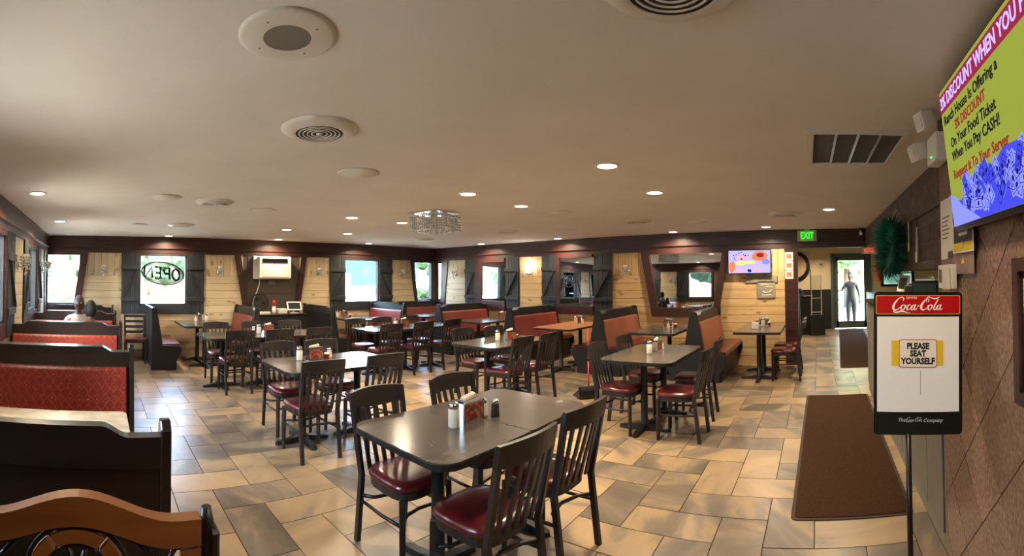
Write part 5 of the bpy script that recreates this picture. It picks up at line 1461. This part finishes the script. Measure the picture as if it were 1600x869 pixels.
COLA = [
    [(2.35, 2.25, .1), (2.55, 2.75, .22), (2.2, 3.05, .2), (1.5, 2.75, .2), (.75, 1.9, .36), (.35, 1.0, .46), (.55, .42, .36), (1.15, .45, .2), (1.75, .95, .12)],   # C
    [(.55, .5, .1), (.45, .05, .2), (1.0, -.12, .3), (1.9, .12, .34), (2.7, .05, .26), (3.4, -.22, .14), (3.9, -.1, .06)],                                    # swash
    [(2.55, 1.5, .12), (2.15, 1.25, .3), (1.95, .75, .34), (2.2, .42, .18), (2.6, .6, .2), (2.85, 1.15, .3), (2.65, 1.5, .14), (3.1, 1.25, .08)],             # o
    [(3.95, 1.3, .2), (3.75, 1.5, .14), (3.35, 1.2, .28), (3.2, .7, .34), (3.45, .42, .2), (3.95, .75, .1)],                                                   # c
    [(4.75, 1.45, .12), (4.3, 1.2, .28), (4.1, .7, .32), (4.3, .42, .18), (4.75, .9, .12)],
    [(5.0, 1.55, .26), (4.75, .85, .28), (4.8, .45, .22), (5.1, .55, .12), (5.4, .85, .08)],                                                                 # a
    [(5.35, 1.2, .16), (5.85, 1.3, .16)],                                                                                                                 # hyphen
    [(7.6, 2.0, .1), (7.8, 2.5, .2), (7.45, 2.7, .16), (6.9, 2.3, .26), (6.3, 1.5, .44), (6.2, .8, .44), (6.5, .42, .3), (7.0, .5, .16), (7.4, .9, .1)],        # C
    [(7.35, 2.05, .12), (7.25, 2.65, .14), (7.7, 3.1, .18), (8.4, 2.9, .2), (9.2, 2.75, .26), (10.0, 3.15, .1)],                                                # top swash
    [(8.15, 1.5, .12), (7.75, 1.25, .3), (7.6, .75, .34), (7.8, .42, .18), (8.2, .6, .2), (8.45, 1.15, .3), (8.25, 1.5, .14), (8.7, 1.3, .08)],                   # o
    [(9.75, 2.75, .1), (9.55, 2.3, .2), (9.0, 1.3, .28), (8.85, .7, .3), (9.0, .42, .2), (9.35, .75, .1)],                                                      # l
    [(10.1, 1.45, .12), (9.65, 1.2, .28), (9.45, .7, .32), (9.65, .42, .18), (10.1, .9, .12)],
    [(10.35, 1.55, .26), (10.1, .85, .28), (10.15, .45, .22), (10.45, .55, .12), (10.7, .8, .06)],                                                            # a
]
script(board, COLA, -.115, 1.4195, .0208, -.0162, 'script_white', 'script_wordmark')
script(board, COLA, -.052, .942, .0066, -.0135, 'silver_print', 'small_wordmark')
text(board, 'The', .022, (-.072, -.0132, .950), 'silver_print', shear=.35, name='small_text'); text(board, 'Company', .022, (.064, -.0132, .948), 'silver_print', shear=.35, name='small_text')

# ---------------------------------------------------------------- people
def person(name, label, J, E, zones, head_c, face_dir, hair_m='hair', loc=(0, 0, 0), hair_long=False, skin='skin_dark', mask=False, clothes=('tee', 'dark_trousers', 'shoe'), hs=1.0):
    """J: joint -> (pos, radius); E: bones; zones: f(co) -> material index 0 skin 1 top 2 trousers 3 shoes"""
    names = list(J); me = bpy.data.meshes.new('bones')
    me.from_pydata([J[n][0] for n in names], [(names.index(a), names.index(b)) for a, b in E], [])
    o = bpy.data.objects.new('bones', me); C.objects.link(o)
    md = o.modifiers.new('s', 'SKIN'); md.branch_smoothing = .4
    for i, n in enumerate(names):
        sv = me.skin_vertices[0].data[i]; r = J[n][1]; sv.radius = (r, r) if not isinstance(r, tuple) else r; sv.use_root = (n == 'pelvis')
    s2 = o.modifiers.new('d', 'SUBSURF'); s2.levels = 2; s2.render_levels = 2
    bpy.context.view_layer.update()
    ev = o.evaluated_get(bpy.context.evaluated_depsgraph_get()); m2 = bpy.data.meshes.new_from_object(ev)
    bpy.data.objects.remove(o)
    bm = bmesh.new(); bm.from_mesh(m2)
    for f in bm.faces: f.smooth = True; f.material_index = zones(f.calc_center_median())
    # head
    fd = Vector(face_dir).normalized(); side = fd.cross(Vector((0, 0, 1))).normalized(); hc = Vector(head_c)
    q = MB(); q.bm.free(); q.bm = bm
    before = set(bm.verts)
    bmesh.ops.create_uvsphere(bm, u_segments=24, v_segments=16, radius=1)
    for v in [v for v in bm.verts if v not in before]:
        x, y, z = v.co                     # y = forward
        wx = .074 * (1 - .22 * max(0, -z) ** 1.5); dy = .094 - .012 * max(0, -z)
        px, py, pz = x * wx, y * dy, z * .118
        if y > 0:
            if abs(x) < .22 and -.35 < z < .18: py += .020 * (1 - abs(x) / .22) * (1 - abs(z + .15) / .4)       # nose
            if .12 < abs(x) < .6 and .0 < z < .22: py -= .008                                                     # eye sockets
            if abs(x) < .5 and .22 < z < .4: py += .004
            if abs(x) < .35 and z < -.75: py += .008
        v.co = hc + (side * px + fd * py + Vector((0, 0, pz))) * hs
        for f in v.link_faces: f.smooth = True; f.material_index = 0
    for s in (-1, 1):
        q.sphere(hc + (side * s * .073 - fd * .008 + Vector((0, 0, -.005))) * hs, .026 * hs, (.6, .6, 1.1), 2, 0)          # ears
        q.sphere(hc + (side * s * .030 + fd * .080 + Vector((0, 0, .012))) * hs, .0125 * hs, (1, 1, .75), 1, 4)
        q.sphere(hc + (side * s * .030 + fd * .0905 + Vector((0, 0, .012))) * hs, .006 * hs, (1, 1, 1), 1, 5)
    q.sphere(hc + (fd * .083 + Vector((0, 0, -.052))) * hs, .018 * hs, (1.2, .8, .45), 1, 6)
    m3 = bpy.data.meshes.new(name); bm.to_mesh(m3); bm.free()
    for m_ in (skin,) + clothes + ('eye_white', 'hair', 'lip'): m3.materials.append(M[m_])
    body = bpy.data.objects.new(name, m3); C.objects.link(body); body.location = loc
    tag(body, label, 'person')
    # hair
    h = MB(); bmesh.ops.create_icosphere(h.bm, subdivisions=4, radius=1)
    rm = []
    for v in h.bm.verts:
        x, y, z = v.co
        if z < (.30 if y > .25 else (-.75 if hair_long else -.35) if y < -.1 else .0): rm.append(v)
        v.co = hc + (side * x * .081 + fd * (y * .100 - .006) + Vector((0, 0, z * .126 + .004))) * hs * (1 + random.uniform(-.012, .012))
    bmesh.ops.delete(h.bm, geom=rm, context='VERTS')
    for f in h.bm.faces: f.smooth = True
    h.obj('hair', hair_m, body)
    if mask:
        k = MB(); k.sphere(hc + (fd * .062 + Vector((0, 0, -.05))) * hs, .055 * hs, (1, 1, .8), 2); k.obj('face_mask', 'paper', body)
    return body

def hand(J, E, pre, wrist, d, up=Vector((0, 0, 1)), r=.0085, curl=.3):
    """palm and five fingers from a wrist point in direction d"""
    d = Vector(d).normalized(); s = d.cross(up).normalized(); w_ = Vector(wrist)
    J[pre + 'palm'] = (tuple(w_ + d * .055), .026); E.append((pre + 'wrist', pre + 'palm'))
    for k, (o_, ln) in enumerate(((-.030, .060), (-.010, .075), (.010, .078), (.028, .068))):
        a = w_ + d * .095 + s * o_; b = a + d * ln * .5 - up * curl * .015; c_ = b + d * ln * .4 - up * curl * .04
        for n_, p in (('a', a), ('b', b), ('c', c_)): J[pre + str(k) + n_] = (tuple(p), r if n_ != 'c' else r * .8)
        E += [(pre + 'palm', pre + str(k) + 'a'), (pre + str(k) + 'a', pre + str(k) + 'b'), (pre + str(k) + 'b', pre + str(k) + 'c')]
    a = w_ + d * .045 - s * .040; b = a + d * .04 - s * .012
    J[pre + 'ta'] = (tuple(a), .011); J[pre + 'tb'] = (tuple(b), .009); E += [(pre + 'palm', pre + 'ta'), (pre + 'ta', pre + 'tb')]

def seated(x, y, facing, seat=.46, h=1.0, arms_on=.80):
    """facing +1: +y, -1: -y. returns joints"""
    f = facing; J = {}; E = []
    def P(dx, dy, z): return (x + dx * f, y + dy * f, z)
    J['pelvis'] = (P(0, 0, seat + .10), .135); J['waist'] = (P(0, .01, seat + .26), .125); J['chest'] = (P(0, .02, seat + .42), .145)
    J['upper'] = (P(0, .02, seat + .52), .105); J['neck'] = (P(0, .025, seat + .60), .055); J['skull'] = (P(0, .035, seat + .69), .06)
    E += [('pelvis', 'waist'), ('waist', 'chest'), ('chest', 'upper'), ('upper', 'neck'), ('neck', 'skull')]
    for s, n in ((-1, 'l'), (1, 'r')):
        J[n + 'sh'] = (P(s * .175, .02, seat + .50), .062); J[n + 'el'] = (P(s * .235, .10, seat + .26), .043); J[n + 'wrist'] = (P(s * .14, .34, arms_on + .04), .028)
        E += [('upper', n + 'sh'), (n + 'sh', n + 'el'), (n + 'el', n + 'wrist')]
        hand(J, E, n, J[n + 'wrist'][0], (-s * .25 * f, f, -.05))
        J[n + 'hip'] = (P(s * .09, .04, seat + .08), .09); J[n + 'kn'] = (P(s * .11, .44, seat + .06), .062); J[n + 'an'] = (P(s * .11, .42, .09), .042); J[n + 'toe'] = (P(s * .115, .56, .045), .038)
        E += [('pelvis', n + 'hip'), (n + 'hip', n + 'kn'), (n + 'kn', n + 'an'), (n + 'an', n + 'toe')]
    return J, E
def zone_sit(x, y, f, seat=.46):
    def z_(c):
        dy = (c.y - y) * f
        if c.z < .12: return 3
        if c.z > seat + .575: return 0
        if dy > .24 and c.z > .74: return 0
        if c.z < seat + .19: return 2
        return 1
    return z_
J, E = seated(-.32, 7.03, -1, .46)
person('person', 'man in a pale shirt facing the camera in the left booth', J, E, zone_sit(-.32, 7.03, -1), (-.32, 6.98, 1.20), (.02, -1, -.02), skin='skin_dark', clothes=('tee', 'dark_trousers', 'shoe'))
J, E = seated(-.12, 5.86, 1, .46)
person('person', 'guest with dark hair seen from behind, facing the man in the pale shirt', J, E, zone_sit(-.12, 5.86, 1), (-.12, 5.91, 1.18), (0, 1, 0), skin='skin_dark', clothes=('dark_cloth', 'dark_trousers', 'shoe'), hair_long=True)
J, E = seated(12.85, .62, 1, .62)
# seated hostess turned toward the room (-x)
def rotz(p, c, a): dx, dy = p[0] - c[0], p[1] - c[1]; return (c[0] + dx * math.cos(a) - dy * math.sin(a), c[1] + dx * math.sin(a) + dy * math.cos(a), p[2])
hc_ = (13.22, .62)
J, E = seated(hc_[0], hc_[1], 1, .68, arms_on=1.06); J = {k: (rotz(v[0], hc_, PI / 2), v[1]) for k, v in J.items()}
def zh(c):
    if c.z < .12: return 3
    if c.z > 1.26: return 0
    return 1 if c.z > .86 else 2
person('person', 'masked host in black sitting behind the black host stand', J, E, zh, (hc_[0] - .04, hc_[1], 1.42), (-1, -.1, 0), skin='skin_mid', mask=True, clothes=('dark_cloth', 'dark_trousers', 'shoe'))
t = thing('host_stool', 'black stool behind the host stand', 'stool', (hc_[0], hc_[1], 0))
MB().lathe([(.17, .60), (.18, .62), (.17, .66)], 20).obj('seat', 'black_plastic', t)
for k in range(4): a = k * PI / 2 + .4; MB().bar((.2 * math.cos(a), .2 * math.sin(a), 0), (.1 * math.cos(a), .1 * math.sin(a), .61), .025).obj('leg', 'black_plastic', t)
# standing person outside the door
J = {}; E = []
px, py = 14.75, -1.10
def P(dx, dy, z): return (px + dx, py + dy, z)
J['pelvis'] = (P(0, 0, .90), .19); J['waist'] = (P(0, 0, 1.06), .165); J['chest'] = (P(0, .01, 1.24), .18); J['upper'] = (P(0, .01, 1.35), .12)
J['neck'] = (P(0, .015, 1.42), .052); J['skull'] = (P(0, .02, 1.49), .06)
E += [('pelvis', 'waist'), ('waist', 'chest'), ('chest', 'upper'), ('upper', 'neck'), ('neck', 'skull')]
J['lsh'] = (P(0, .17, 1.32), .072); J['lel'] = (P(-.12, .32, 1.12), .042); J['lwrist'] = (P(-.40, .42, 1.12), .026); E += [('upper', 'lsh'), ('lsh', 'lel'), ('lel', 'lwrist')]
hand(J, E, 'l', J['lwrist'][0], (-1, .2, 0))
J['rsh'] = (P(0, -.16, 1.32), .072); J['rel'] = (P(.03, -.25, 1.05), .042); J['rwrist'] = (P(-.04, -.27, .82), .026); E += [('upper', 'rsh'), ('rsh', 'rel'), ('rel', 'rwrist')]
hand(J, E, 'r', J['rwrist'][0], (-.1, 0, -1), up=Vector((-1, 0, 0)))
for s, n in ((1, 'l'), (-1, 'r')):
    J[n + 'hip'] = (P(0, s * .09, .80), .125); J[n + 'kn'] = (P(-.02 if s > 0 else .04, s * .10, .47), .085); J[n + 'an'] = (P(0 if s > 0 else .08, s * .10, .09), .052); J[n + 'toe'] = (P(-.14 if s > 0 else -.05, s * .12, .04), .038)
    E += [('pelvis', n + 'hip'), (n + 'hip', n + 'kn'), (n + 'kn', n + 'an'), (n + 'an', n + 'toe')]
person('person', 'person in dark clothes standing outside the glass entrance door', J, E, lambda c: 3 if c.z < .1 else (0 if c.z > 1.395 or c.x < px - .3 else (1 if c.z > .88 else 2)), P(-.01, .03, 1.585), (-.8, .6, 0), skin='skin_dark', hair_long=True, hs=1.2, clothes=('dark_cloth', 'dark_trousers', 'shoe'))

# ---------------------------------------------------------------- outside
tag(MB().box(-60, 75, -60, 80, -.30, -.13).obj('ground', 'concrete'), kind='structure')
tag(MB().box(-70, 90, 34, 90, -.13, -.05).obj('lawn', 'grass'), 'strip of lawn beyond the car park', 'lawn', kind='stuff')
tag(MB().box(22, 90, -60, 33.5, -.13, -.05).obj('side_lawn', 'grass'), 'lawn beyond the entrance drive', 'lawn', kind='stuff')
def tree(label, loc, h, r, m='foliage', trunk=True, n=26, seed=0, name='tree'):
    rnd = random.Random(seed); t = thing(name, label, 'tree' if trunk else 'bush', loc, 0, 'trees and bushes outside the windows')
    q = MB()
    for k in range(n):
        a = rnd.uniform(0, 2 * PI); e = rnd.uniform(-.5, 1); rr = r * rnd.uniform(.25, .8)
        c_ = (rr * math.cos(a), rr * math.sin(a), h * (.62 if trunk else .5) + e * h * (.3 if trunk else .35))
        s_ = r * rnd.uniform(.22, .45)
        o_ = bmesh.ops.create_icosphere(q.bm, subdivisions=2, radius=s_)
        for v in o_['verts']: v.co = Vector(c_) + v.co * rnd.uniform(.75, 1.25)
    q.obj('crown', m, t)
    if not trunk: MB().tube([(0, 0, 0), (0, 0, h * .4)], .06, 6).obj('stem', 'bark', t)
    if trunk: MB().tube([(0, 0, 0), (.1, 0, h * .3), (0, .1, h * .6)], [r * .09, r * .07, r * .04], 8).obj('trunk', 'bark', t)
tree('pale leafy bush close outside the left corner window', (-2.2, 14.5, -.13), 2.9, 1.5, 'foliage_pale', False, 40, 1, 'bush')
tree('green tree outside the upper left of the OPEN sign window', (1.5, 40, -.05), 6.5, 3.0, 'foliage', True, 30, 2)
tree('green tree outside behind the lawn, right of the OPEN sign window', (10.0, 47, -.05), 5.8, 2.4, 'foliage', True, 30, 3)
for k, (x, y, h, r_) in enumerate(((-7.5, 43, 6.5, 3.0), (-2.2, 33, 5.0, 2.4), (4.6, 33, 4.6, 2.4), (5.0, 47, 6.6, 2.2), (13.5, 33, 5.4, 2.6), (16.6, 45, 7.0, 2.6), (20.0, 33.5, 5.6, 2.3), (28.5, 36, 7.5, 3.2), (27.0, 28, 5.0, 2.6))):
    tree('tree across the lawn behind the back windows, %s from the left' % ('first', 'second', 'third', 'fourth', 'fifth', 'sixth', 'seventh', 'ninth', 'eighth')[k], (x, y, -.05), h, r_, 'foliage' if k % 3 else 'foliage_pale', True, 26, 60 + k)
tree('tree outside seen above the parked car', (22.8, 43, -.05), 7, 3.0, 'foliage', True, 30, 4)
tree('low bush outside the window by the room corner', (17.2, 20.5, -.13), 1.8, 1.2, 'foliage', False, 20, 5, 'bush')
tree('leafy tree seen through the entrance door glass', (24, -1.6, -.05), 5.6, 2.6, 'foliage_pale', True, 36, 6)
tree('leafy tree right of the entrance seen through the side window', (27, -8.4, -.05), 6, 2.6, 'foliage', True, 30, 7)
tree('green bush added to dim the side window right of the entrance door', (17.5, -3.6, -.13), 3.2, 1.5, 'foliage', False, 30, 8, 'bush')  # added so foliage blocks the stark white sky in that window
for k, (x, y) in enumerate(((-18, 3.2), (-21, 8.5), (-17, 13.5), (-24, -3), (-20, 18))):
    tree('tree outside the left wall windows, %s' % ('first', 'second', 'third', 'fourth', 'fifth')[k], (x, y, -.13), 5.5, 3.0, 'foliage', True, 26, 20 + k)
tag(MB().box(XL - .9, D2 + .3, D1 + .16, D1 + .8, 2.42, 2.5).obj('added_sun_block_eave', 'house_roof'), kind='structure')  # unseen overhang added to block sun from the back windows
tag(MB().box(hx + .15, hx + 2.6, -2.6, .8, 2.75, 2.9).obj('added_shade_slab', 'house_roof'), kind='structure')  # unseen slab added to shade the person outside into a silhouette
t = thing('house', 'pale house with slate roof across the lawn', 'house', (18.0, 58, -.05), 0)
MB().box(-6, 6, -3, 3, 0, 2.9).obj('walls', 'house_wall', t); MB().prism([(-3.6, 2.8), (3.6, 2.8), (0, 5.2)], -6.5, 6.5, 'x').obj('roof', 'house_roof', t)
for x in (-4, 0, 4): MB().box(x - .6, x + .6, -3.05, -3, 1, 2.2).obj('window', 'car_glass', t)
t = thing('neighbour_shed', 'blue grey flat roofed building outside the bright back window', 'building', (17.0, 27.5, -.13), 0)
MB().box(-4.2, 4.2, -2, 2, 0, 3.6).obj('walls', 'shed_wall', t); MB().box(-4.5, 4.5, -2.3, 2.3, 3.6, 3.8).obj('roof', 'house_wall', t); MB().box(-3, -1.4, -2.04, -2, .1, 2.2).obj('garage_door', 'house_wall', t)
t = thing('parked_car', 'white car parked outside the bright back window', 'car', (12.6, 19.0, -.13), .25)
body = [(-2.2, .35), (-2.2, .8), (-1.5, .95), (-.9, 1.42), (.7, 1.46), (1.5, 1.0), (2.15, .88), (2.25, .4)]
MB().prism(body, -.85, .85).bevel(.06, 2).obj('body', 'car_white', t)
MB().prism([(-1.3, .98), (-.85, 1.36), (.65, 1.40), (1.3, 1.02)], -.87, .87).obj('side_glass', 'car_glass', t)
for x in (-1.35, 1.4):
    for s in (-1, 1): MB().lathe([(.32, -.1), (.33, 0), (.32, .1)], 20).obj('wheel', 'rubber', t, (x, s * .80, .33), (PI / 2, 0, 0))
for s in (-1, 1): MB().box(2.2, 2.26, s * .6 - .15, s * .6 + .15, .62, .76).obj('headlamp', 'glass', t)

# portals guide the daylight through the openings (they give no light of their own)
def portal(loc, rot, sx, sy):
    l = bpy.data.lights.new('daylight_portal', 'AREA'); l.shape = 'RECTANGLE'; l.size = sx; l.size_y = sy; l.cycles.is_portal = True
    o = bpy.data.objects.new('daylight_portal', l); C.objects.link(o); o.location = loc; o.rotation_euler = rot
for a, b in ((-1.1, -.39), (.79, 1.77), (5.47, 6.46), (7.54, 8.22)): portal(((a + b) / 2, D1 + .15, (ZB + ZT) / 2), (-PI / 2, 0, 0), b - a, ZT - ZB)
for a, b in ((1.4, 2.4), (4.15, 5.12), (6.74, 7.72), (8.72, 9.23)): portal((XL - .15, (a + b) / 2, (ZB + ZT) / 2), (0, -PI / 2, 0), ZT - ZB, b - a)
portal((hx + .17, -1.035, 1.14), (0, PI / 2, 0), 2.0, .9)
